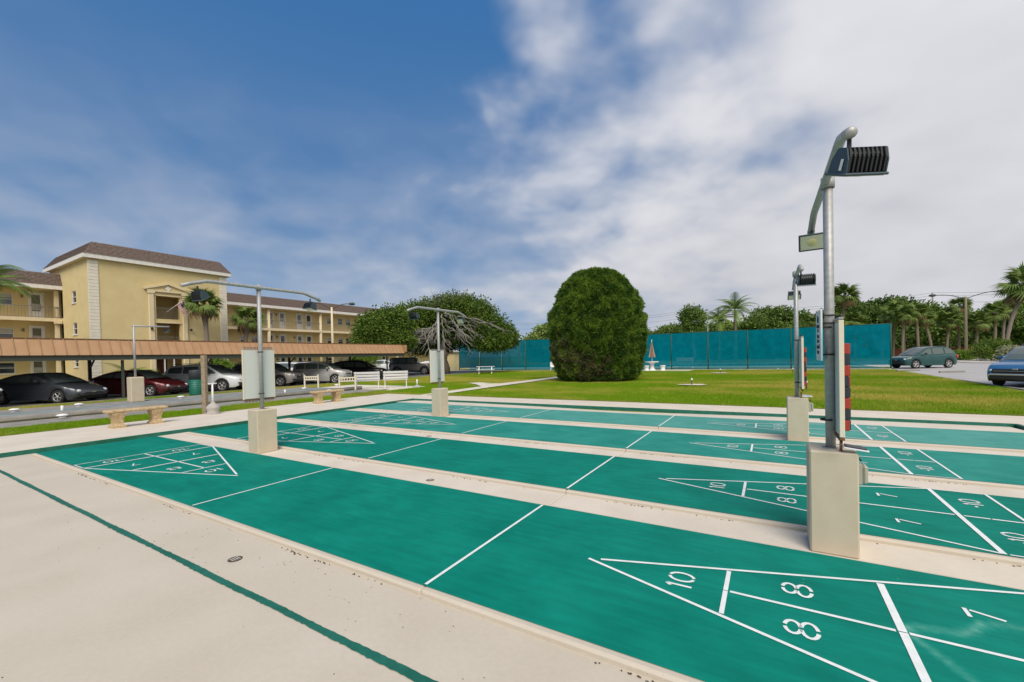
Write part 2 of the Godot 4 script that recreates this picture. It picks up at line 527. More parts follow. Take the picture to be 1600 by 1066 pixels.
func court_material(idx: int) -> StandardMaterial3D:
	var size := Vector2i(2048, 256)
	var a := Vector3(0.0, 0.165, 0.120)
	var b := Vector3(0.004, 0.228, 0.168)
	if idx == 3:  # the two far courts have glancing sheen put into a paler green
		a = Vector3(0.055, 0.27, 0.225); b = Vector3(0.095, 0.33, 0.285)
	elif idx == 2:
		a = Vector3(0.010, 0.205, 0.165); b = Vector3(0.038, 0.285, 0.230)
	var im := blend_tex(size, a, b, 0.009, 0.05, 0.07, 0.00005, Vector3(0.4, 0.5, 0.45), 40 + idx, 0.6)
	# faint long scuffs left by discs sliding down the court
	var sc := noise_bytes(Vector2i(256, 256), 0.06, 4, 90 + idx)
	var dat := im.get_data()
	for py in size.y:
		for px in size.x:
			var k := (py * size.x + px) * 3
			var g := 1.0 + 0.07 * (sc[((py * 2) % 256) * 256 + (px >> 4)] / 255.0 - 0.5) + 0.10 * (sc[((px >> 2) % 256) * 256 + py] / 255.0 - 0.5)
			for ch in 3: dat[k + ch] = clampi(int(dat[k + ch] * g), 0, 255)
	im = Image.create_from_data(size.x, size.y, false, Image.FORMAT_RGB8, dat)
	if idx == 0:
		# the pale dried puddle rim round the seven at the right-hand end
		var path := [Vector2(4.83, 0.42), Vector2(4.72, 0.22), Vector2(4.63, 0.05), Vector2(4.58, -0.08), Vector2(4.70, -0.13), Vector2(4.84, -0.14), Vector2(4.92, -0.22), Vector2(4.98, -0.33), Vector2(5.12, -0.38), Vector2(5.30, -0.36), Vector2(5.5, -0.30)]
		for i in path.size() - 1:
			for s in 160:
				var p: Vector2 = path[i].lerp(path[i + 1], s / 160.0) + Vector2(rng.randfn(0, 0.012), rng.randfn(0, 0.028))
				var px := int((p.x + 8.1) / 16.2 * size.x)
				var py := int((p.y + 0.945) / 1.89 * size.y)
				for dx in range(-1, 3):
					for dy in range(-1, 3):
						var c := im.get_pixel(clampi(px + dx, 0, size.x - 1), clampi(py + dy, 0, size.y - 1))
						im.set_pixel(clampi(px + dx, 0, size.x - 1), clampi(py + dy, 0, size.y - 1), c.lerp(Color(0.62, 0.76, 0.70), 0.03))
	var m := mat("court_%d" % idx, Color.WHITE, 0.72, 0.0, 0.22)
	m.albedo_texture = ImageTexture.create_from_image(im)
	return m

func make_ground():
	struct(sheet("ground", rect(-420, 420, -520, 160), -0.075, M.soil))
	tag(get_node("ground"), "mown lawn ground around the shuffleboard terrace")
	# terrace base: the wide near deck and the alleys between the courts
	var deck := Node3D.new()
	deck.name = "pavement"
	add_child(deck)
	struct(deck)
	tag(deck, "cream painted concrete terrace around the green shuffleboard courts")
	slab("deck_slab", -8.62, 8.62, 0.0, 7.5, -0.5, -0.046, M.deck, deck)
	for k in 3:
		var z := -1.26 - 2.5202 * k
		var xs := [-8.62, -1.80, 1.79, 8.62]
		for i in 3:
			slab("alley_slab", xs[i] + 0.004, xs[i + 1] - 0.004, z - 0.6, z + 0.6, -0.3, -0.045, M.deck_pale, deck, 0.006)
	slab("back_strip_base", -8.62, 8.62, -9.8, -8.0, -0.6, -0.12, M.deck, deck)
	# strip behind the last court: it falls to the gutter, most of all in the middle
	var b := MB.new(true)
	var n := 40
	for i in n:
		for j in 3:
			var q := []
			for k in [[0, 0], [1, 0], [1, 1], [0, 1]]:
				var x := lerpf(-8.45, 8.15, (i + k[0]) / float(n))
				var t: float = (j + k[1]) / 3.0
				var sag := 0.042 + 0.048 * exp(-pow((x - 0.2) / 3.2, 2.0))
				q.append(Vector3(x, lerpf(-0.006, -sag, t), lerpf(-8.50, -9.60, t)))
			b.quad(q[0], q[1], q[2], q[3])
	obj("back_strip", b, M.deck_pale, deck)
	# raised walk on three sides with its green painted riser
	slab("walk_left", -11.45, -8.47, -9.60, 7.5, -0.5, 0.045, M.deck_pale, deck, 0.01)
	slab("walk_back", -11.45, 11.3, -10.95, -9.606, -0.5, 0.035, M.deck_pale, deck, 0.01)
	slab("walk_right", 8.27, 11.3, -9.60, 7.5, -0.5, 0.03, M.deck_pale, deck, 0.01)
	slab("gutter_riser", -8.47, -8.42, -9.57, 7.5, -0.4, 0.040, M.gutter_green, deck, 0.008)
	slab("gutter_riser", -8.42, 8.22, -9.60, -9.565, -0.4, 0.028, M.gutter_green, deck, 0.008)
	slab("gutter_riser", 8.22, 8.27, -9.60, 7.5, -0.4, 0.026, M.gutter_green, deck, 0.008)
	# long green stripe on the near deck, with the ragged edge of a hand-painted line
	var s := MB.new()
	var prev := []
	for i in 641:
		var x := -8.40 + i * 0.026
		var e1 := 1.585 - 0.026 + rng.randfn(0, 0.0018) + 0.003 * sin(x * 5.1)
		var e2 := 1.585 + 0.026 + rng.randfn(0, 0.0025) + 0.004 * sin(x * 3.3 + 1.0)
		var cur := [Vector3(x, -0.042, e1), Vector3(x, -0.042, e2)]
		if prev.size(): s.quad(prev[0], prev[1], cur[1], cur[0])
		prev = cur
	obj("painted_stripe", s, M.gutter_green, deck)
	for p in [Vector2(0.0, 1.345), Vector2(-0.1, -1.222), Vector2(-2.4, -3.75)]:
		var g := MB.new()
		g.lathe(Vector3(p.x, -0.045, p.y), [Vector2(0.055, 0.0), Vector2(0.055, 0.004), Vector2(0.044, 0.004), Vector2(0.040, 0.002), Vector2(0.0, 0.002)], 18)
		var dr := obj("floor_drain", g, M.dirt, deck)
		var gr := MB.new()
		for k in 4: gr.box(Vector3(p.x, -0.0405, p.y - 0.027 + k * 0.018), Vector3(0.07, 0.004, 0.007))
		obj("drain_bar", gr, M.grey_stone, dr)
	# grit that gathered at the foot of the court edges
	var grit := MB.new()
	for k in 3:
		var z := 1.012 - 2.5202 * k
		for i in 420:
			var x := rng.randf_range(-6.5, 7.5)
			if sin(x * 2.3 + k) + sin(x * 5.7) * 0.6 + rng.randfn(0, 0.4) < 0.5: continue
			var sz := rng.randf_range(0.003, 0.008)
			grit.box(Vector3(x, -0.043, z + absf(rng.randfn(0, 0.012))), Vector3(sz * rng.randf_range(1, 3), 0.006, sz), 0.0, Basis(Vector3.UP, rng.randf_range(-0.4, 0.4)))
	for i in 70:
		var c := Vector2(rng.randfn(0.3, 1.4), rng.randfn(1.25, 0.16))
		grit.box(Vector3(c.x, -0.044, c.y), Vector3(rng.randf_range(0.002, 0.006), 0.003, rng.randf_range(0.002, 0.006)))
	for i in 30:
		grit.box(Vector3(rng.randf_range(-8, 7), -0.044, rng.randf_range(1.7, 3.0)), Vector3(rng.randf_range(0.002, 0.006), 0.003, rng.randf_range(0.002, 0.006)))
	var go := obj("leaf_litter", grit, M.dirt)
	go.set_meta("kind", "stuff")
	tag(go, "dark grit and leaf litter along the court edges", "litter")
	# courts
	var names := ["beside the wide deck with the long green stripe", "just past the alley with the rules sign pillar", "between a bare alley and the alley of the pillars by the gutter", "with glancing sheen put into its paler colour, beside the dark green gutter and the lawn"]
	for c in 4:
		var cz := -2.5202 * c
		var ct := Node3D.new()
		ct.name = "court" if c == 0 else "court_%03d" % c
		ct.position = Vector3(0, 0, cz)
		add_child(ct)
		struct(ct)
		tag(ct, "green painted shuffleboard court " + names[c])
		var xs := [-8.1, -1.80, 1.79, 8.1]
		for i in 3:
			slab("court_slab", xs[i] + 0.001, xs[i + 1] - 0.001, -0.985, 0.995, -0.3, -0.004, M.deck, ct, 0.016)
		var t := MB.new()
		t.st.set_normal(Vector3.UP)
		var hw := 0.945
		for v in [[-8.1, -hw], [8.1, hw], [-8.1, hw], [-8.1, -hw], [8.1, -hw], [8.1, hw]]:
			t.v(Vector3(v[0], 0.0, v[1]), Vector2((v[0] + 8.1) / 16.2, (v[1] + hw) / (2 * hw)))
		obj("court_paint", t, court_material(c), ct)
		var lw := 0.026
		for sx in [-1.0, 1.0]:
			var tip := 2.674
			stripe(ct, Vector2(sx * 1.787, -0.93), Vector2(sx * 1.787, 0.93), lw, 0.004, M.line_paint)
			stripe(ct, Vector2(sx * tip, 0.0), Vector2(sx * 5.47, 0.92), lw, 0.004, M.line_paint)
			stripe(ct, Vector2(sx * (tip + 0.09), -0.03), Vector2(sx * 5.47, -0.92), lw, 0.0045, M.line_paint)
			for d in [3.658, 4.572]:
				var hh: float = 0.92 * (d - tip) / (5.486 - tip) - 0.022
				stripe(ct, Vector2(sx * d, -hh), Vector2(sx * d, -0.004), lw * (1.1 if d < 4 else 1.6), 0.004, M.line_paint)
				stripe(ct, Vector2(sx * d, 0.004), Vector2(sx * d, hh), lw * (1.1 if d < 4 else 1.6), 0.004, M.line_paint)
			stripe(ct, Vector2(sx * 5.486, -0.93), Vector2(sx * 5.486, 0.93), lw * 1.5, 0.005, M.line_paint)
			stripe(ct, Vector2(sx * 5.944, -0.93), Vector2(sx * 5.944, 0.93), lw, 0.005, M.line_paint)
			stripe(ct, Vector2(sx * 5.52, 0.925), Vector2(sx * 5.925, 0.925), lw * 0.7, 0.004, M.line_paint)
			stripe(ct, Vector2(sx * 5.52, -0.925), Vector2(sx * 5.925, -0.925), lw * 0.7, 0.004, M.line_paint)
			for seg in [[3.685, 4.54], [4.60, 5.455], [5.52, 5.70], [5.71, 5.925]]:
				stripe(ct, Vector2(sx * seg[0], 0.0), Vector2(sx * seg[1], 0.0), lw, 0.004, M.line_paint)
			numeral(ct, "10", Vector2(sx * 3.37, 0.0), sx, 0.004)
			for sz in [-1.0, 1.0]:
				numeral(ct, "8", Vector2(sx * 4.075, sz * 0.24), sx, 0.004)
				numeral(ct, "7", Vector2(sx * 5.03, sz * 0.43), sx, 0.004)
				numeral(ct, "-10", Vector2(sx * 5.715, sz * 0.49), sx, 0.004, 0.16)

func make_surroundings():
	# old faded courts beyond the grass strip
	var oc := Node3D.new()
	oc.name = "pavement_001"
	add_child(oc)
	struct(oc)
	tag(oc, "old grey green court slabs between the grass strip and the parked cars")
	slab("kerb", -14.75, -14.45, -13.9, 12, -0.4, -0.02, M.old_concrete, oc, 0.015)
	slab("concrete_apron", -16.25, -14.76, -13.6, 12, -0.4, -0.05, M.old_concrete, oc)
	var rail := MB.new(true)
	rail.tube([Vector3(-16.5, 0.02, 12), Vector3(-16.5, 0.02, -13.6)], 0.11, 12)
	obj("rounded_kerb", rail, M.old_concrete, oc)
	slab("old_court_slab", -17.6, -16.6, -13.6, 12, -0.4, -0.028, M.old_court, oc)
	slab("alley_strip", -17.85, -17.606, -13.6, 12, -0.4, -0.035, M.old_concrete, oc)
	slab("old_court_slab", -20.4, -17.856, -13.6, 12, -0.4, -0.028, M.old_court, oc)
	slab("concrete_apron", -22.3, -20.406, -13.6, 12, -0.4, -0.035, M.old_concrete, oc)
	slab("concrete_apron", -20.6, -14.0, -16.3, -13.606, -0.4, -0.038, M.path, oc)
	# roads
	struct(tag(sheet("parking", rect(-51.0, -23.9, -75, 40), -0.068, M.asphalt), "dark asphalt parking under and behind the carport"))
	struct(tag(slab("kerb", -23.95, -23.75, -40, 40, -0.3, -0.02, M.old_concrete), "concrete kerb in front of the parked cars"))
	struct(tag(sheet("road", [Vector2(12.25, 30), Vector2(12.25, -27), Vector2(12.45, -41), Vector2(12.9, -46), Vector2(11.0, -62), Vector2(-60, -66), Vector2(-60, -73), Vector2(60, -73), Vector2(60, -62), Vector2(27, -52), Vector2(22, -46), Vector2(60, -30), Vector2(60, 30)], -0.068, M.lot), "pale grey driveway and parking beside the lawn"))
	struct(tag(slab("kerb_001", 12.1, 12.25, -27.0, 30, -0.3, -0.03, M.old_concrete), "low concrete edge between lawn and driveway"))
	for p in [[13.2, -38.6, 1.3], [14.9, -36.2, 1.4], [17.0, -34.2, 1.3]]:
		var wb := MB.new()
		wb.box(Vector3(0, 0.0, 0), Vector3(1.7, 0.11, 0.15), 0.02)
		var o := obj("parking_block", wb, M.old_concrete)
		o.position = Vector3(p[0] - 0.6, -0.012, p[1])
		o.rotation.y = 0.55
		tag(o, "low grey concrete wheel stop on the driveway by the fence end", "wheel stop", "wheel stops by the fence end")
	# footpath over the lawn
	struct(tag(sheet("path", [Vector2(-9.0, -10.8), Vector2(-9.9, -10.8), Vector2(-10.05, -13.5), Vector2(-10.35, -17.0), Vector2(-11.5, -18.2), Vector2(-13.2, -19.6), Vector2(-12.8, -20.3), Vector2(-10.75, -19.5), Vector2(-10.55, -22.0), Vector2(-10.6, -28.0), Vector2(-11.4, -38.0), Vector2(-10.4, -38.2), Vector2(-9.75, -28.0), Vector2(-9.55, -22.0), Vector2(-9.4, -16.0)], -0.03, M.path), "narrow pale concrete footpath crossing the lawn towards the tall clipped bush"))
	# tennis court behind the fence
	struct(tag(sheet("tennis_court", rect(-36, 12.3, -62, -42.6), -0.06, M.tennis_floor), "blue green tennis court behind the windscreen fence"))
	for a in [[Vector2(-30, -46), Vector2(9, -46)], [Vector2(9, -46), Vector2(9, -58)], [Vector2(-6, -46), Vector2(-6, -58)], [Vector2(4.6, -46), Vector2(4.6, -43.4)]]:
		stripe(get_node("tennis_court"), a[0], a[1], 0.08, -0.052, M.line_paint)
	struct(tag(slab("kerb_002", -33, 12.3, -42.15, -41.75, -0.3, -0.01, M.path), "pale concrete strip under the windscreen fence"))

func blade_patch(sd: int, size: float, count: int, hmin: float, hmax: float) -> ArrayMesh:
	var r := RandomNumberGenerator.new()
	r.seed = sd
	var st := SurfaceTool.new()
	st.begin(Mesh.PRIMITIVE_TRIANGLES)
	for i in count:
		var p := Vector3(r.randf_range(-size, size) * 0.5, 0, r.randf_range(-size, size) * 0.5)
		var a := r.randf() * TAU
		var w := Vector3(cos(a), 0, sin(a)) * r.randf_range(0.003, 0.006)
		var hh := r.randf_range(hmin, hmax)
		var lean := Vector3(r.randfn(0, 0.35), 1, r.randfn(0, 0.35)).normalized() * hh
		var g := r.randf_range(0.7, 1.25)
		var col := Color(g * r.randf_range(0.85, 1.35), g, g * 0.9)
		st.set_color(col)
		st.add_vertex(p - w)
		st.add_vertex(p + lean)
		st.add_vertex(p + w)
	var me := st.commit()
	me.surface_set_material(0, M.blade)
	return me

func make_lawn():
	var tone := FastNoiseLite.new()
	tone.seed = 3
	tone.frequency = 0.09
	tone.fractal_octaves = 3
	var dry := FastNoiseLite.new()
	dry.seed = 9
	dry.frequency = 0.35
	dry.fractal_octaves = 3
	var areas := [[-23.6, 12.1, -41.7, -10.98, 0.42, 0], [-14.42, -11.5, -10.95, 4.0, 0.36, 1], [-23.7, -22.35, -30.0, 3.0, 0.42, 1], [11.3, 12.1, -10.98, -4.0, 0.4, 0]]
	var xf := [[], [], []]
	var cols := [[], [], []]
	for ar in areas:
		var step: float = ar[4]
		var z: float = ar[2]
		while z < ar[3]:
			var x: float = ar[0]
			while x < ar[1]:
				var p := Vector2(x + rng.randf_range(-0.1, 0.1), z + rng.randf_range(-0.1, 0.1))
				x += step
				if p.y > ar[3] - 0.2 and ar[5] == 0: p.y = ar[3] - 0.24
				if in_path(p): continue
				if p.x < -13.8 and p.x > -20.8 and p.y < -13.4 and p.y > -16.5: continue
				if p.x < -14.3 and p.x > -22.4 and p.y > -13.8 and ar[5] == 0: continue
				var t: float = clamp(tone.get_noise_2d(p.x * 0.6, p.y * 1.6) * 1.5 + dry.get_noise_2d(p.x, p.y) * 0.55 + 0.26, 0, 1)
				var c := Color(0.185, 0.335, 0.008).lerp(Color(0.47, 0.43, 0.085), t)
				if ar[5] == 0 and p.y > ar[3] - 0.7: c = c.lerp(Color(0.34, 0.26, 0.11), 0.5)
				if ar[5] == 1 and p.x > -12.0 and p.x < -11.0: c = c.lerp(Color(0.38, 0.32, 0.12), 0.3)
				var k := rng.randi() % 3
				xf[k].append(Transform3D(Basis(Vector3.UP, rng.randi() % 4 * PI / 2).scaled(Vector3(1, rng.randf_range(0.7, 1.2), 1)), Vector3(p.x, -0.075, p.y)))
				cols[k].append(c)
			z += step
	# the straw coloured fringe where the mower leaves the edge of the lawn
	for e in [[-9.1, 12.1, -11.16, 0.0], [-14.4, -11.6, 0.0, 0.0]]:
		for i in 420:
			var p := Vector2(lerpf(-9.1, 12.1, i / 419.0), -11.14 + rng.randfn(0, 0.03)) if e[2] < -1 else Vector2(-11.62 + rng.randfn(0, 0.03), lerpf(-10.8, 4.0, i / 419.0))
			var k := rng.randi() % 3
			xf[k].append(Transform3D(Basis(Vector3.UP, rng.randi() % 4 * PI / 2).scaled(Vector3(0.55, rng.randf_range(0.9, 1.7), 0.55)), Vector3(p.x, -0.075, p.y)))
			cols[k].append(Color(0.24, 0.19, 0.08).lerp(Color(0.30, 0.33, 0.06), rng.randf()))
	for k in 3:
		var o := scatter("grass", blade_patch(70 + k, 0.5, 330, 0.045, 0.10), xf[k], cols[k])
		o.set_meta("kind", "stuff")
		tag(o, "short green and straw coloured lawn grass", "grass")

func in_path(p: Vector2) -> bool:
	if p.x > -10.75 and p.x < -9.2 and p.y < -10.0 and p.y > -28.5: return true
	if p.x > -11.6 and p.x < -9.6 and p.y <= -28.0 and p.y > -38.5: return true
	if p.x > -13.4 and p.x < -10.4 and absf(p.y - (-18.9 + (p.x + 12.0) * 0.75)) < 0.75: return true
	return false

# ---------------------------------------------------------------- lamps on pillars, scoreboards, benches
func floodlight(parent: Node, at: Vector3, yaw: float, tilt: float, big: bool):
	# at: where the bracket meets the arm; the lamp shines along its local -y
	var bs := Basis(Vector3.UP, yaw) * Basis(Vector3.RIGHT, tilt)
	var s := 0.75 if big else 0.68
	var c := at + Vector3(0, -0.10, 0) + bs * Vector3(0.075 if big else 0.0, -0.10 * s, 0)
	var body := MB.new()
	body.box(c + bs * Vector3(0, 0.02 * s, 0), Vector3(0.29, 0.17, 0.15) * s, 0.035 * s, bs)
	var bo := obj("lamp_housing", body, M.black_metal, parent)
	for sg in [-1.0, 1.0]:
		var e := MB.new()
		var pts := []
		for q in [[-0.115, -0.07], [0.115, -0.07], [0.10, 0.03], [0.05, 0.115], [-0.05, 0.115], [-0.10, 0.03]]:
			pts.append(c + bs * Vector3(sg * 0.158 * s, q[1] * s, q[0] * s))
		if sg > 0: pts.reverse()
		e.poly(pts)
		var e2 := []
		for p in pts: e2.append(p - bs * Vector3(sg * 0.012 * s, 0, 0))
		for i in 6: e.quad(pts[i], e2[i], e2[(i + 1) % 6], pts[(i + 1) % 6])
		obj("end_plate", e, M.lamp_blue, bo)
	for k in 9:
		var fn := MB.new()
		var x := (-0.135 + 0.0338 * k) * s
		var out := []
		for q in [[-0.11, -0.06], [0.11, -0.06], [0.095, 0.05], [0.055, 0.118], [-0.055, 0.118], [-0.095, 0.05]]:
			out.append(Vector2(q[0], q[1]) * s)
		for sg in [-1.0, 1.0]:
			var pts := []
			for q in out: pts.append(c + bs * Vector3(x + sg * 0.005, q.y, q.x))
			if sg > 0: pts.reverse()
			fn.poly(pts)
		for i in 6:
			var a: Vector2 = out[i]
			var b: Vector2 = out[(i + 1) % 6]
			fn.quad(c + bs * Vector3(x - 0.005, a.y, a.x), c + bs * Vector3(x - 0.005, b.y, b.x), c + bs * Vector3(x + 0.005, b.y, b.x), c + bs * Vector3(x + 0.005, a.y, a.x))
		obj("cooling_fin", fn, M.black_metal, bo)
	var rim := MB.new()
	rim.box(c + bs * Vector3(0, -0.078 * s, 0), Vector3(0.345, 0.022, 0.27) * s, 0.008, bs)
	obj("lamp_rim", rim, M.lamp_blue, bo)
	var lens := MB.new()
	lens.box(c + bs * Vector3(0, -0.0915 * s, 0), Vector3(0.295, 0.006, 0.215) * s, 0.0, bs)
	obj("lamp_lens", lens, M.lamp_lens, parent)
	var cup := MB.new(true)
	cup.lathe(c + bs * Vector3(0, -0.101 * s, 0), [Vector2(0.0, 0.0), Vector2(0.03, 0.001), Vector2(0.05, 0.006), Vector2(0.052, 0.0075)], 14, bs)
	obj("reflector", cup, M.lamp_cup, parent)
	var br := MB.new()
	br.bar(at, c + bs * Vector3(-0.075 if big else 0.0, 0.09 * s, 0), 0.022, 0.022, 0.004)
	obj("lamp_bracket", br, M.black_metal, parent)
	var st := MB.new()
	st.box(c + bs * Vector3(-0.1655 * s, -0.005, 0.045 * s), Vector3(0.002, 0.085, 0.030) * s, 0.0, bs)
	obj("data_sticker", st, M.white_paint, bo)

func light_pole(label: String, at: Vector3, sx: float, box_h: float, arm_turn: float, lamps: Array):
	var t := thing("light_pole", label, "light pole", at, 0.0, "floodlight poles on cream pillars")
	var b := MB.new()
	b.box(Vector3(0, box_h / 2, 0), Vector3(0.325, box_h, 0.37), 0.012)
	obj("pillar", b, M.render_paint, t)
	var p := MB.new(true)
	p.tube([Vector3(0, box_h, 0), Vector3(0, 3.13, 0)], 0.036, 18)
	obj("pole", p, M.galvanised, t)
	var fl := MB.new()
	fl.lathe(Vector3(0, box_h, 0), [Vector2(0.062, 0.0), Vector2(0.062, 0.008), Vector2(0.045, 0.008)], 18)
	for k in 3:
		var a := TAU * k / 3.0 + 0.9
		fl.box(Vector3(cos(a) * 0.054, box_h + 0.012, sin(a) * 0.054), Vector3(0.014, 0.016, 0.014), 0.003)
	obj("base_flange", fl, M.galvanised, t)
	var arm := MB.new(true)
	var d := Basis(Vector3.UP, arm_turn)
	var pts := []
	for q in [[-1.24, -0.115], [-1.12, -0.07], [-0.90, -0.005], [-0.82, 0.0], [0.82, 0.0], [0.90, -0.005], [1.12, -0.07], [1.24, -0.115]]:
		pts.append(Vector3(0, 3.075, 0) + d * Vector3(0.045 * sx, q[1], q[0]))
	arm.tube(pts, 0.031, 14)
	obj("arm", arm, M.galvanised, t)
	for sg in [-1.0, 1.0]:
		var cap := MB.new(true)
		cap.lathe(Vector3(0, 3.075, 0) + d * Vector3(0.045 * sx, -0.115, 1.24 * sg), [Vector2(0.034, -0.03), Vector2(0.034, 0.008), Vector2(0.026, 0.020), Vector2(0.0, 0.025)], 14, d * Basis(Vector3.RIGHT, sg * (PI / 2 + 0.36)))
		obj("end_cap", cap, M.galvanised, t)
	var clamp_ := MB.new(true)
	clamp_.lathe(Vector3(0, 3.03, 0), [Vector2(0.044, 0.0), Vector2(0.049, 0.0), Vector2(0.049, 0.09), Vector2(0.044, 0.09)], 16)
	obj("arm_clamp", clamp_, M.galvanised, t)
	for l in lamps:
		floodlight(t, Vector3(0, 3.075, 0) + d * Vector3(0.045 * sx, -0.10, l[0]), l[1], l[2], l[3])
	return t

func scoreboard(label: String, at: Vector3, sx: float):
	# sx +1: the counting face looks to +x
	var t := thing("scoreboard", label, "scoreboard", at, 0.0, "scoreboards strapped to the light poles")
	var b := MB.new()
	b.box(Vector3(sx * 0.012, 0.0, 0), Vector3(0.024, 0.90, 0.55), 0.004)
	obj("panel", b, M.board_paint, t)
	for z in [-0.285, 0.285]:
		var fr := MB.new()
		fr.box(Vector3(sx * 0.014, 0, z), Vector3(0.034, 0.92, 0.018), 0.003)
		obj("side_rail", fr, M.cream_paint, t)
	for y in [-0.475, 0.475]:
		var r := MB.new()
		r.box(Vector3(sx * 0.014, y, 0), Vector3(0.034, 0.018, 0.59), 0.003)
		obj("cross_rail", r, M.rust if y < 0 else M.galvanised, t)
		for k in 9:
			var l := MB.new(true)
			var pts := []
			for i in 11:
				var a := TAU * i / 10.0
				pts.append(Vector3(sx * 0.014, y + sign(y) * 0.022 + sin(a) * 0.013, -0.24 + k * 0.06 + cos(a) * 0.019))
			l.tube(pts, 0.0045, 5, false)
			obj("hook_ring", l, M.trim_black, t)
	# sliding counters on the face
	var cm := [MB.new(), MB.new()]
	for c in 2: cm[c].box(Vector3.ZERO, Vector3(0.034, 0.083, 0.040), 0.005)
	var meshes := [cm[0].done(M.bead_red), cm[1].done(M.bead_navy)]
	var order := [0, 1, 0, 1, 1, 0, 1, 0]
	for col in 2:
		for k in 8:
			var which: int = order[k] if col == 0 else 1 - order[(k + 1) % 8]
			for z in [0.262 - col * 0.047, -0.262 + col * 0.047]:
				put("counter", meshes[which], t, Vector3(sx * (0.045 + 0.014 * col), 0.235 - k * 0.086, z))
	for y in [-0.36, 0.42]:
		var s := MB.new(true)
		s.lathe(Vector3(-sx * 0.055, y, 0), [Vector2(0.046, -0.008), Vector2(0.049, -0.008), Vector2(0.049, 0.008), Vector2(0.046, 0.008)], 16)
		obj("pole_strap", s, M.trim_black, t)
	return t

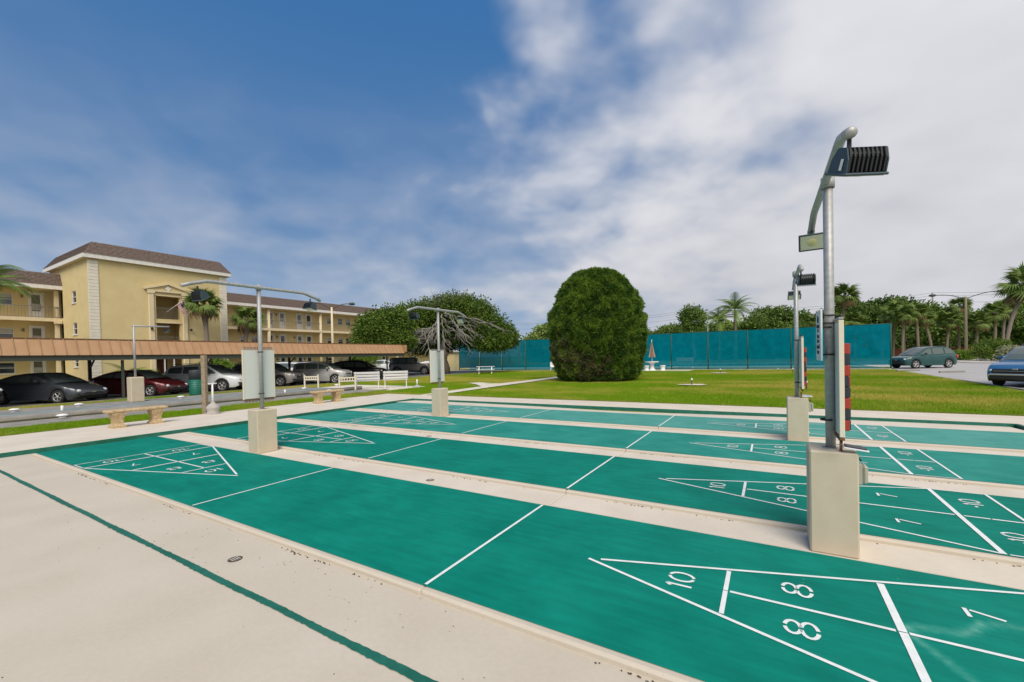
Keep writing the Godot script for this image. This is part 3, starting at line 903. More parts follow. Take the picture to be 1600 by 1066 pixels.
func make_terrace_things():
	# lamps: offset along the arm, yaw, tilt, big
	light_pole("light pole on cream pillar with large finned floodlight and white rules sign", Vector3(4.37, -0.045, -1.265), -0.45, 0.845, 0.01, [[1.20, 0.50, 0.42, true], [-1.16, -0.06, -1.05, false]])
	light_pole("light pole on cream pillar by the gutter with floodlights seen end on", Vector3(4.36, -0.045, -6.25), 0.5, 0.815, 0.0, [[1.12, 0.15, 0.5, true], [-1.12, 0.0, -0.5, false]])
	light_pole("light pole on cream pillar with wide arm, palm and yellow flats behind it", Vector3(-4.26, -0.045, -1.24), 1, 0.80, 0.0, [[1.02, 0.25, 0.5, false], [-1.02, 0.2, -0.2, false]])
	light_pole("light pole on cream pillar in front of the spreading tree with bare grey branches", Vector3(-4.24, -0.045, -6.28), 1, 0.82, 0.0, [[1.06, 0.3, 0.9, false], [-1.06, 0.1, -0.9, false]])
	scoreboard("white scoreboard with red and black counters edge on behind the rules sign pole", Vector3(4.402, 1.40, -1.265), 1)
	scoreboard("white scoreboard seen edge on, strapped to the pole with the dark green gutter behind it", Vector3(4.422, 1.40, -6.25), 1)
	scoreboard("plain back of white scoreboard in front of parked cars and orange carport", Vector3(-4.322, 1.41, -1.24), -1)
	scoreboard("plain back of white scoreboard in front of the tree trunk", Vector3(-4.302, 1.41, -6.28), -1)
	# rules sign on the first pole
	var sg := thing("rules_sign", "white sign board with seven lines of black lettering strapped to the near light pole", "sign", Vector3(4.305, 1.755, -1.37))
	var sb := MB.new()
	sb.box(Vector3(0, 0, 0), Vector3(0.008, 0.43, 0.40), 0.003)
	obj("sign_panel", sb, M.sign_white, sg)
	var edge := MB.new()
	edge.box(Vector3(0.002, 0, 0.206), Vector3(0.014, 0.43, 0.012), 0.002)
	obj("sign_edge", edge, M.sign_white, sg)
	# seven rows of heavy letter strokes, too foreshortened in the photograph to be read
	var rows := [[0.145, 0.065, 3], [0.085, 0.036, 7], [0.045, 0.030, 3], [-0.005, 0.034, 5], [-0.045, 0.034, 5], [-0.095, 0.036, 7], [-0.14, 0.034, 5]]
	for r in rows:
		var l := MB.new()
		var w: float = 0.042 if r[1] > 0.05 else 0.034
		for k in r[2]:
			var z: float = (k - (r[2] - 1) * 0.5) * w
			var tall: float = r[1] * (1.0 if k == 0 or rng.randf() < 0.3 else 0.72)
			l.box(Vector3(-0.0055, r[0] - (r[1] - tall) / 2, z - w * 0.28), Vector3(0.003, tall, w * 0.26))
			l.box(Vector3(-0.0055, r[0] - (r[1] - tall) / 2, z + w * 0.18), Vector3(0.003, tall, w * 0.22))
			l.box(Vector3(-0.00545, r[0] + rng.randf_range(-0.4, 0.4) * tall - (r[1] - tall) / 2, z - w * 0.04), Vector3(0.0028, tall * 0.2, w * 0.3))
		obj("lettering", l, M.sign_black, sg)
	for y in [0.165, 0.10, -0.165]:
		var s := MB.new(true)
		s.lathe(Vector3(0.055, y, 0.105), [Vector2(0.044, -0.006), Vector2(0.048, -0.006), Vector2(0.048, 0.006), Vector2(0.044, 0.006)], 16)
		obj("strap", s, M.trim_black, sg)
	# small fittings on the right-hand pillars
	for q in [[Vector3(4.485, 0.80, -1.135), "near"], [Vector3(4.475, 0.77, -6.13), "far"]]:
		var near: bool = q[1] == "near"
		var tr := thing("hinged_tray", "small black topped tray on the pillar under the scoreboard " + ("beside the rules sign pole" if near else "near the gutter"), "tray", q[0])
		var a := MB.new()
		a.box(Vector3(0.03, 0.035, 0.01), Vector3(0.16, 0.012, 0.13), 0.003, Basis(Vector3.FORWARD, 0.12))
		obj("tray", a, M.sign_white, tr)
		var c := MB.new()
		c.box(Vector3(0.031, 0.047, 0.01), Vector3(0.14, 0.010, 0.11), 0.003, Basis(Vector3.FORWARD, 0.12))
		obj("tray_top", c, M.bead_navy if near else M.lid_teal, tr)
		var h := MB.new()
		h.bar(Vector3(-0.06, -0.005, -0.01), Vector3(-0.055, 0.10, -0.03), 0.02, 0.02, 0.003)
		obj("tray_hinge", h, M.rust, tr)
	for q in [[Vector3(4.523, 0.62, -1.20), "beside the hinged tray"], [Vector3(4.523, 0.60, -6.19), "on the pillar near the gutter"]]:
		var eb := thing("electric_box", "small grey weatherproof electric box " + q[1], "electric box", q[0])
		var a := MB.new()
		a.box(Vector3(0.02, 0, 0), Vector3(0.04, 0.165, 0.10), 0.006)
		obj("box_back", a, M.grey_plastic, eb)
		var c := MB.new()
		c.box(Vector3(0.058, 0.0, 0), Vector3(0.036, 0.15, 0.11), 0.014)
		obj("box_cover", c, M.grey_plastic, eb)
		var d := MB.new()
		d.bar(Vector3(0.04, 0.10, 0), Vector3(0.01, 0.14, 0), 0.012, 0.012, 0.0)
		obj("conduit", d, M.trim_black, eb)

func cast_bench(label: String, at: Vector3, turn: float):
	var t := thing("stone_bench", label, "bench", at, turn, "cast stone benches along the walk")
	var s := MB.new()
	s.box(Vector3(0, 0.425, 0), Vector3(1.28, 0.075, 0.36), 0.022)
	obj("seat_slab", s, M.cast_stone, t)
	for sx in [-1.0, 1.0]:
		var l := MB.new()
		var prof := [[0.0, 0.17, 0.135], [0.05, 0.17, 0.135], [0.065, 0.145, 0.11], [0.12, 0.125, 0.09], [0.20, 0.125, 0.09], [0.29, 0.15, 0.115], [0.35, 0.165, 0.13], [0.388, 0.165, 0.13]]
		for i in prof.size() - 1:
			var a: Array = prof[i]
			var b: Array = prof[i + 1]
			var q := [[-1, -1], [-1, 1], [1, 1], [1, -1]]
			for k in 4:
				var k0: Array = q[k]
				var k1: Array = q[(k + 1) % 4]
				l.quad(Vector3(sx * 0.40 + k0[0] * a[2], a[0], k0[1] * a[1]), Vector3(sx * 0.40 + k1[0] * a[2], a[0], k1[1] * a[1]), Vector3(sx * 0.40 + k1[0] * b[2], b[0], k1[1] * b[1]), Vector3(sx * 0.40 + k0[0] * b[2], b[0], k0[1] * b[1]))
		obj("leg", l, M.cast_stone, t)

func slat_bench(label: String, at: Vector3, turn: float):
	var t := thing("slatted_bench", label, "bench", at, turn, "white slatted benches on the grass")
	for x in [-0.62, 0.62]:
		var l := MB.new()
		l.bar(Vector3(x, 0, 0.22), Vector3(x, 0.42, 0.22), 0.09, 0.04, 0.005)
		l.bar(Vector3(x, 0, -0.14), Vector3(x, 0.42, -0.17), 0.09, 0.04, 0.005)
		l.bar(Vector3(x, 0.30, -0.15), Vector3(x, 0.98, -0.34), 0.09, 0.04, 0.005)
		l.bar(Vector3(x, 0.40, -0.20), Vector3(x, 0.40, 0.26), 0.04, 0.08, 0.005)
		obj("end_frame", l, M.white_paint, t)
		var ar := MB.new()
		ar.box(Vector3(x, 0.64, 0.02), Vector3(0.09, 0.04, 0.5), 0.008)
		ar.bar(Vector3(x, 0.42, 0.22), Vector3(x, 0.62, 0.22), 0.07, 0.04, 0.004)
		obj("armrest", ar, M.white_paint, t)
	for k in 4:
		var s := MB.new()
		s.box(Vector3(0, 0.455, -0.13 + k * 0.115), Vector3(1.42, 0.035, 0.095), 0.005)
		obj("seat_slat", s, M.white_paint, t)
	for k in 3:
		var s := MB.new()
		s.box(Vector3(0, 0.58 + k * 0.165, -0.225 - k * 0.046), Vector3(1.42, 0.125, 0.03), 0.005, Basis(Vector3.RIGHT, -0.27))
		obj("back_slat", s, M.white_paint, t)

func cue_rack(label: String, at: Vector3, turn: float):
	var t := thing("cue_rack", label, "rack", at, turn, "cream wooden cue racks by the old courts")
	for x in [-0.42, 0.42]:
		var p := MB.new()
		p.box(Vector3(x, 0.39, 0), Vector3(0.08, 0.78, 0.08), 0.006)
		p.box(Vector3(x, 0.80, 0), Vector3(0.10, 0.04, 0.10), 0.012)
		obj("post", p, M.cream_paint, t)
	for y in [0.70, 0.52]:
		var r := MB.new()
		r.box(Vector3(0, y, 0), Vector3(0.76, 0.075, 0.03), 0.004)
		obj("rail", r, M.cream_paint, t)
	for k in 5:
		var h := MB.new()
		h.box(Vector3(-0.28 + k * 0.14, 0.61, 0.0), Vector3(0.05, 0.105, 0.05), 0.006)
		obj("cue_hook", h, M.cream_paint, t)

func make_small_things():
	cast_bench("mottled tan cast stone bench beside the weathered wooden post", Vector3(-10.42, 0.045, -1.33), PI / 2)
	cast_bench("mottled tan cast stone bench on the walk in front of the cream cue rack", Vector3(-10.65, 0.045, -7.2), PI / 2)
	slat_bench("white slatted bench with a cue rack in front of its end", Vector3(-16.3, -0.03, -13.9), -2.35)
	slat_bench("white slatted bench standing on the grass side of its twin", Vector3(-15.3, -0.03, -15.15), -2.30)
	cue_rack("cream cue rack alone on the far apron before the silver hatchback", Vector3(-20.6, -0.03, -13.2), 0.55)
	cue_rack("cream cue rack leaning close to the white slatted benches", Vector3(-16.3, -0.03, -12.5), 1.05)
	cue_rack("cream cue rack half hidden beside the scoreboard back", Vector3(-21.1, -0.03, -10.6), -0.25)
	# wooden post and umbrella stand
	var wp := MB.new()
	wp.box(Vector3(0, 0.98, 0), Vector3(0.13, 1.96, 0.13), 0.01, Basis(Vector3.UP, 0.5))
	var wpo := obj("wooden_post", wp, M.post_wood)
	wpo.position = Vector3(-11.55, -0.06, -3.42)
	tag(wpo, "weathered square wooden post standing at the edge of the walk", "post")
	var us := thing("parasol_stand", "grey white urn shaped parasol stand with thin stem against the wooden post", "parasol stand", Vector3(-11.12, 0.045, -3.45))
	var ub := MB.new(true)
	ub.lathe(Vector3.ZERO, [Vector2(0.17, 0.0), Vector2(0.175, 0.06), Vector2(0.15, 0.09), Vector2(0.185, 0.17), Vector2(0.19, 0.21), Vector2(0.15, 0.27), Vector2(0.08, 0.32), Vector2(0.05, 0.37), Vector2(0.0, 0.37)], 22)
	obj("urn", ub, M.grey_stone, us)
	var ut := MB.new(true)
	ut.tube([Vector3(0, 0.36, 0), Vector3(0, 0.95, 0)], [0.035, 0.024], 10)
	obj("stem", ut, M.white_paint, us)
	var uc := MB.new()
	uc.box(Vector3(0, 0.96, 0), Vector3(0.05, 0.03, 0.24), 0.006)
	obj("crosspiece", uc, M.white_paint, us)
	var us2 := thing("parasol_stand", "low white parasol base with a short peg alone on the lawn", "parasol stand", Vector3(-14.0, -0.06, -15.6))
	var u2 := MB.new(true)
	u2.lathe(Vector3.ZERO, [Vector2(0.30, 0.0), Vector2(0.30, 0.06), Vector2(0.12, 0.12), Vector2(0.05, 0.15), Vector2(0, 0.15)], 18)
	obj("foot", u2, M.grey_stone, us2)
	var u3 := MB.new(true)
	u3.tube([Vector3(0, 0.14, 0), Vector3(0, 0.48, 0)], 0.045, 10)
	obj("peg", u3, M.white_paint, us2)
	# bin
	var bn := thing("litter_bin", "green round litter bin with dark top band on the grass before the cars", "litter bin", Vector3(-22.6, -0.06, -7.75))
	var b1 := MB.new(true)
	b1.lathe(Vector3.ZERO, [Vector2(0.27, 0.0), Vector2(0.30, 0.05), Vector2(0.30, 0.86), Vector2(0.28, 0.86)], 24)
	obj("drum", b1, M.bin_green, bn)
	var b2 := MB.new(true)
	b2.lathe(Vector3.ZERO, [Vector2(0.285, 0.86), Vector2(0.31, 0.87), Vector2(0.31, 1.30), Vector2(0.29, 1.36), Vector2(0.0, 1.38)], 24)
	obj("hood", b2, M.bin_dark, bn)
	for k in 7:
		var ri := MB.new()
		ri.lathe(Vector3(0, 0.10 + k * 0.11, 0), [Vector2(0.30, 0.0), Vector2(0.306, 0.01), Vector2(0.306, 0.03), Vector2(0.30, 0.04)], 24)
		obj("hoop", ri, M.bin_green, bn)
	# lamp on its own pillar over the old courts
	var ol := thing("light_pole", "thin light pole with one sided arm on a cream pillar at the old courts", "light pole", Vector3(-21.0, -0.04, -4.68), 0.0, "floodlight poles on cream pillars")
	var o1 := MB.new()
	o1.box(Vector3(0, 0.57, 0), Vector3(0.48, 1.14, 0.50), 0.03)
	obj("pillar", o1, M.render_paint, ol)
	var o2 := MB.new(true)
	o2.tube([Vector3(0, 1.14, 0), Vector3(0, 3.5, 0)], 0.045, 12)
	obj("pole", o2, M.galvanised, ol)
	var o3 := MB.new(true)
	o3.tube([Vector3(0, 3.47, 0.05), Vector3(0.0, 3.50, -1.35)], 0.04, 10)
	obj("arm", o3, M.galvanised, ol)
	floodlight(ol, Vector3(0, 3.46, -1.28), 0.2, -0.3, false)
	# low white caps on the old courts
	var cap := thing("dome_cap", "", "cap", Vector3.ZERO, 0.0, "white dome caps on the old courts")
	var c1 := MB.new(true)
	c1.lathe(Vector3.ZERO, [Vector2(0.09, 0.0), Vector2(0.09, 0.07), Vector2(0.15, 0.075), Vector2(0.155, 0.095), Vector2(0.10, 0.13), Vector2(0.0, 0.14)], 16)
	obj("cap", c1, M.white_paint, cap)
	var caps := [[-20.7, -0.93], [-15.9, -1.15], [-20.9, -2.75], [-16.9, -3.0], [-20.7, -6.3], [-16.85, -4.6], [-16.8, -6.2], [-21.3, -9.6], [-16.6, -9.6], [-19.7, -12.1], [-16.4, -11.4], [-20.6, -15.0], [-17.2, -12.9]]
	for i in caps.size():
		var o: Node3D = cap if i == 0 else copy(cap, "dome_cap", "", Vector3.ZERO)
		o.position = Vector3(caps[i][0], -0.035, caps[i][1])
		o.set_meta("label", "low white dome cap set in the old grey green courts")
	for q in [[-19.3, -1.9], [-18.3, -10.1]]:
		var mk := MB.new(true)
		mk.lathe(Vector3.ZERO, [Vector2(0.04, 0.0), Vector2(0.045, 0.18), Vector2(0.0, 0.19)], 12)
		var mo := obj("marker_peg", mk, M.white_paint)
		mo.position = Vector3(q[0], -0.03, q[1])
		tag(mo, "short white upright peg standing on the old courts", "peg", "white pegs on the old courts")
	# path lights on the lawn
	for q in [[0.5, -20.3, true], [5.26, -18.9, false], [0.6, -34.0, true], [5.4, -35.0, false]]:
		var gl := thing("garden_light", "short garden light on a spike " + ("in a worn sandy patch of the lawn" if q[2] else "in unbroken lawn"), "garden light", Vector3(q[0], -0.06, q[1]), 0.0, "garden lights on the lawn")
		var a := MB.new(true)
		a.tube([Vector3(0, 0, 0), Vector3(0, 0.28, 0)], 0.025, 8)
		obj("spike", a, M.dark_steel, gl)
		var b := MB.new(true)
		b.lathe(Vector3(0, 0.28, 0), [Vector2(0.03, 0), Vector2(0.045, 0.02), Vector2(0.045, 0.08), Vector2(0.02, 0.11), Vector2(0, 0.115)], 12)
		obj("lamp_head", b, M.white_paint, gl)
		if q[2]:
			var pt := []
			for k in 14:
				var a2 := TAU * k / 14.0
				pt.append(Vector2(q[0] + cos(a2) * rng.randf_range(0.45, 0.75), q[1] + sin(a2) * rng.randf_range(0.4, 0.65)))
			struct(tag(sheet("sand_patch", pt, 0.006, M.path), "worn pale sandy ring around a garden light"))
	picnic_table()
	parasol_table()

func picnic_table():
	var t := thing("picnic_table", "white picnic table with attached benches in front of the teal fence", "picnic table", Vector3(-21.2, -0.06, -33.2), 0.55)
	for k in 5:
		var p := MB.new()
		p.box(Vector3(0, 0.75, -0.3 + k * 0.15), Vector3(1.85, 0.04, 0.14), 0.005)
		obj("top_plank", p, M.white_paint, t)
	for z in [-0.72, 0.72]:
		for k in 2:
			var p := MB.new()
			p.box(Vector3(0, 0.45, z + (k - 0.5) * 0.15), Vector3(1.85, 0.04, 0.14), 0.005)
			obj("bench_plank", p, M.white_paint, t)
	for x in [-0.65, 0.65]:
		var l := MB.new()
		l.bar(Vector3(x, 0.0, -0.66), Vector3(x, 0.72, -0.28), 0.09, 0.045)
		l.bar(Vector3(x, 0.0, 0.66), Vector3(x, 0.72, 0.28), 0.09, 0.045)
		l.box(Vector3(x + 0.05, 0.41, 0), Vector3(0.04, 0.09, 1.7))
		obj("trestle", l, M.white_paint, t)

func parasol_table():
	var pad := slab("paving_pad", -9.0, -2.4, -41.6, -38.6, -0.2, -0.02, M.path)
	struct(tag(pad, "pale concrete pad under the parasol table"))
	var t := thing("garden_table", "round white pedestal table with a closed parasol through it", "table", Vector3(-6.0, -0.02, -40.0))
	var a := MB.new(true)
	a.lathe(Vector3.ZERO, [Vector2(0.36, 0), Vector2(0.34, 0.07), Vector2(0.20, 0.2), Vector2(0.17, 0.6), Vector2(0.3, 0.76), Vector2(0.62, 0.80)], 24)
	obj("pedestal", a, M.white_paint, t)
	var b := MB.new(true)
	b.lathe(Vector3.ZERO, [Vector2(0.62, 0.80), Vector2(0.64, 0.82), Vector2(0.64, 0.88), Vector2(0.0, 0.88)], 24)
	obj("table_top", b, M.white_paint, t)
	for q in [[-7.3, -40.2], [-6.3, -39.0], [-4.9, -39.6]]:
		var s := MB.new(true)
		s.lathe(Vector3.ZERO, [Vector2(0.24, 0), Vector2(0.25, 0.05), Vector2(0.20, 0.12), Vector2(0.20, 0.36), Vector2(0.26, 0.44), Vector2(0.26, 0.5), Vector2(0.0, 0.51)], 18)
		var o := obj("stool", s, M.white_paint)
		o.position = Vector3(q[0], -0.02, q[1])
		tag(o, "white drum shaped garden stool beside the parasol table", "stool", "stools round the parasol table")
	var u := thing("parasol", "closed parasol striped in tan and brown standing in the white table", "parasol", Vector3(-6.0, -0.02, -40.0))
	var p := MB.new(true)
	p.tube([Vector3(0, 0.1, 0), Vector3(0, 2.98, 0)], 0.025, 8)
	obj("pole", p, M.white_paint, u)
	for k in 12:
		var a0 := TAU * k / 12.0
		var a1 := TAU * (k + 1) / 12.0
		var am := (a0 + a1) / 2
		var f := MB.new()
		var top := Vector3(0, 2.92, 0)
		var prev := [top, top, top]
		for q in [[0.10, 2.4], [0.20, 1.85], [0.31, 1.32]]:
			var r: float = q[0]
			var cur := [Vector3(cos(a0) * r * 0.72, q[1], sin(a0) * r * 0.72), Vector3(cos(am) * r * 1.12, q[1] - 0.05 * r, sin(am) * r * 1.12), Vector3(cos(a1) * r * 0.72, q[1], sin(a1) * r * 0.72)]
			f.quad(cur[0], prev[0], prev[1], cur[1])
			f.quad(cur[1], prev[1], prev[2], cur[2])
			prev = cur
		obj("canopy_fold", f, M.canvas_tan if k % 2 == 0 else M.canvas_brown, u)
	var fin := MB.new(true)
	fin.lathe(Vector3(0, 2.93, 0), [Vector2(0.05, 0), Vector2(0.05, 0.05), Vector2(0, 0.11)], 10)
	obj("finial", fin, M.white_paint, u)

# ---------------------------------------------------------------- fence, flats, carport
func make_fence():
	var f := thing("tennis_fence", "tall dark green post fence hung with teal windscreen cloth beyond the lawn", "fence", Vector3(0, 0, -42.2))
	var xs := []
	var x := 12.32
	while x > -34.0:
		xs.append(x)
		x -= 3.38
	var hgt := 3.62
	var wav := FastNoiseLite.new()
	wav.seed = 4
	wav.frequency = 0.8
	for i in xs.size():
		var p := MB.new(true)
		p.tube([Vector3(xs[i], -0.1, 0), Vector3(xs[i], hgt + 0.04, 0)], 0.055, 10)
		obj("post", p, M.fence_green, f)
		if i == 0: continue
		var x0: float = xs[i]
		var x1: float = xs[i - 1]
		for y in ([hgt, 0.10, 1.85] if i < 2 else [hgt, 0.10]):
			var r := MB.new(true)
			r.tube([Vector3(x0 + 0.055, y, -0.02), Vector3(x1 - 0.055, y, -0.02)], 0.03, 8)
			obj("rail", r, M.fence_green, f)
		var c := MB.new(true)
		var nx := 16
		var ny := 10
		var amp := 0.09 if i == 1 else 0.05
		for a in nx:
			for b in ny:
				var q := []
				for k in [[0, 0], [1, 0], [1, 1], [0, 1]]:
					var u: float = (a + k[0]) / float(nx)
					var v: float = (b + k[1]) / float(ny)
					var e: float = min(1.0, 4.0 * min(min(u, 1 - u), min(v, 1 - v)))
					q.append(Vector3(lerpf(x0 + 0.06, x1 - 0.06, u), lerpf(0.30, hgt - 0.03, v), 0.05 + e * amp * wav.get_noise_2d(u * 4.0 + i * 9.0, v * 4.0) * 2.0))
				c.quad(q[0], q[1], q[2], q[3])
		obj("windscreen_cloth", c, M.windscreen, f)
	# bench and net post dimly seen through the cloth
	for q in [[-4.3, -48.5], [-19.6, -49.5]]:
		var t := thing("court_bench", "pale bench on the tennis court seen dimly through the cloth", "bench", Vector3(q[0], -0.05, q[1]), 0.0, "benches on the tennis court")
		var a := MB.new()
		a.box(Vector3(0, 0.95, -0.1), Vector3(1.9, 0.4, 0.05))
		obj("backrest", a, M.white_paint, t)
		var s := MB.new()
		s.box(Vector3(0, 0.45, 0.15), Vector3(1.9, 0.05, 0.4))
		obj("seat", s, M.white_paint, t)
		for xx in [-0.8, 0.8]:
			var l := MB.new()
			l.box(Vector3(xx, 0.4, -0.05), Vector3(0.08, 0.8, 0.08))
			obj("leg", l, M.white_paint, t)
	var ch := thing("garden_chair", "white garden chair peeping out beside the tall clipped bush", "chair", Vector3(-17.3, -0.06, -41.0), 0.6)
	for q in [[Vector3(0, 0.42, 0), Vector3(0.5, 0.05, 0.48), "seat"], [Vector3(0, 0.72, -0.24), Vector3(0.5, 0.55, 0.05), "backrest"]]:
		var b := MB.new()
		b.box(q[0], q[1], 0.015)
		obj(q[2], b, M.white_paint, ch)
	for sx in [-0.22, 0.22]:
		for sz in [-0.2, 0.2]:
			var b := MB.new()
			b.box(Vector3(sx, 0.2, sz), Vector3(0.05, 0.4, 0.05))
			obj("leg", b, M.white_paint, ch)

const FX := Basis(Vector3(0, 0, -1), Vector3(0, 1, 0), Vector3(1, 0, 0))

# a wall in the plane of xf (x right, y up, z outwards) with real openings
func wall(parent: Node, xf: Transform3D, x0: float, x1: float, y0: float, y1: float, holes: Array, m: Material, called := "wall", depth := 0.14):
	var xs := [x0, x1]
	var ys := [y0, y1]
	for h in holes:
		for v in [h[0], h[1]]:
			if v > x0 and v < x1: xs.append(v)
		for v in [h[2], h[3]]:
			if v > y0 and v < y1: ys.append(v)
	xs.sort(); ys.sort()
	var b := MB.new()
	for i in xs.size() - 1:
		for j in ys.size() - 1:
			if xs[i + 1] - xs[i] < 1e-4 or ys[j + 1] - ys[j] < 1e-4: continue
			var cx: float = (xs[i] + xs[i + 1]) / 2
			var cy: float = (ys[j] + ys[j + 1]) / 2
			var open := false
			for h in holes:
				if cx > h[0] and cx < h[1] and cy > h[2] and cy < h[3]: open = true
			if not open: b.quad(xf * Vector3(xs[i], ys[j], 0), xf * Vector3(xs[i + 1], ys[j], 0), xf * Vector3(xs[i + 1], ys[j + 1], 0), xf * Vector3(xs[i], ys[j + 1], 0))
	for h in holes:
		var c := [Vector3(h[0], h[2], 0), Vector3(h[1], h[2], 0), Vector3(h[1], h[3], 0), Vector3(h[0], h[3], 0)]
		for k in 4:
			var a: Vector3 = c[k]
			var d: Vector3 = c[(k + 1) % 4]
			b.quad(xf * a, xf * (a - Vector3(0, 0, depth)), xf * (d - Vector3(0, 0, depth)), xf * d)
	return obj(called, b, m, parent)

func bx(parent: Node, called: String, xf: Transform3D, c: Vector3, s: Vector3, m: Material, bev := 0.0):
	var b := MB.new()
	b.box(xf * c, s, bev, xf.basis)
	return obj(called, b, m, parent)

func window(parent: Node, xf: Transform3D, h: Array, blind := 0.0):
	var w: float = h[1] - h[0]
	var t: float = h[3] - h[2]
	var cx: float = (h[0] + h[1]) / 2
	var cy: float = (h[2] + h[3]) / 2
	var b := MB.new()
	for sx in [-1.0, 1.0]: b.box(xf * Vector3(cx + sx * (w / 2 - 0.025), cy, -0.06), Vector3(0.05, t, 0.06), 0.0, xf.basis)
	for y in [h[2] + 0.035, cy, h[3] - 0.035]: b.box(xf * Vector3(cx, y, -0.058), Vector3(w - 0.10, 0.045, 0.05), 0.0, xf.basis)
	var f := obj("window", b, M.white_trim, parent)
	bx(f, "pane", xf, Vector3(cx, cy, -0.09), Vector3(w, t, 0.01), M.window_glass)
	bx(f, "sill", xf, Vector3(cx, h[2] - 0.04, 0.02), Vector3(w + 0.16, 0.07, 0.10), M.white_trim)
	if blind > 0.0: bx(f, "blind", xf, Vector3(cx, h[3] - t * blind / 2, -0.082), Vector3(w - 0.15, t * blind, 0.006), M.blind)

func door(parent: Node, xf: Transform3D, h: Array, glass := 0.55):
	var w: float = h[1] - h[0]
	var t: float = h[3] - h[2]
	var cx: float = (h[0] + h[1]) / 2
	var b := MB.new()
	for sx in [-1.0, 1.0]: b.box(xf * Vector3(cx + sx * (w / 2 - 0.06), h[2] + t / 2, -0.02), Vector3(0.12, t, 0.12), 0.0, xf.basis)
	b.box(xf * Vector3(cx, h[3] - 0.06, -0.02), Vector3(w - 0.24, 0.12, 0.118), 0.0, xf.basis)
	var d := obj("door", b, M.white_trim, parent)
	bx(d, "door_leaf", xf, Vector3(cx, h[2] + (t - 0.12) / 2, -0.08), Vector3(w - 0.24, t - 0.12, 0.04), M.white_paint)
	bx(d, "pane", xf, Vector3(cx, h[3] - 0.28 - t * glass / 2 + 0.05, -0.055), Vector3(w - 0.46, t * glass, 0.012), M.window_glass)
	bx(d, "blind", xf, Vector3(cx, h[3] - 0.28 - t * glass * 0.75 + 0.05, -0.0465), Vector3(w - 0.50, t * glass * 0.4, 0.004), M.blind)
	bx(d, "handle", xf, Vector3(cx + w / 2 - 0.2, h[2] + 1.0, -0.03), Vector3(0.05, 0.12, 0.06), M.galvanised)

func railing(parent: Node, xf: Transform3D, x0: float, x1: float, y: float, hh := 1.0, gap := 0.16):
	var b := MB.new()
	b.box(xf * Vector3((x0 + x1) / 2, y + hh, 0), Vector3(x1 - x0, 0.045, 0.045), 0.0, xf.basis)
	b.box(xf * Vector3((x0 + x1) / 2, y + 0.1, 0), Vector3(x1 - x0, 0.035, 0.035), 0.0, xf.basis)
	var n := int((x1 - x0) / gap)
	for i in n + 1: b.box(xf * Vector3(lerpf(x0, x1, i / float(n)), y + hh * 0.55, 0), Vector3(0.02, hh * 0.9, 0.02), 0.0, xf.basis)
	obj("railing", b, M.rail_iron, parent)

# the brown mansard band: courses of shingles that step out one over the other
func mansard(parent: Node, xf: Transform3D, x0: float, x1: float, y0: float, y1: float, inset: float, ends := [0.0, 0.0]):
	var rows := 9
	for i in rows:
		var b := MB.new()
		var t0: float = i / float(rows)
		var t1: float = (i + 1) / float(rows)
		var a := Vector3(0, lerpf(y0, y1, t0), -inset * t0 + 0.025)
		var c := Vector3(0, lerpf(y0, y1, t1), -inset * t1 - 0.005)
		var xa: float = x0 + ends[0] * t0
		var xb: float = x1 - ends[1] * t0
		var xc: float = x0 + ends[0] * t1
		var xd: float = x1 - ends[1] * t1
		b.quad(xf * Vector3(xa, a.y, a.z), xf * Vector3(xb, a.y, a.z), xf * Vector3(xd, c.y, c.z), xf * Vector3(xc, c.y, c.z))
		b.quad(xf * Vector3(xa, a.y, a.z - 0.04), xf * Vector3(xb, a.y, a.z - 0.04), xf * Vector3(xb, a.y, a.z), xf * Vector3(xa, a.y, a.z))
		obj("shingle_course", b, M.shingle, parent)

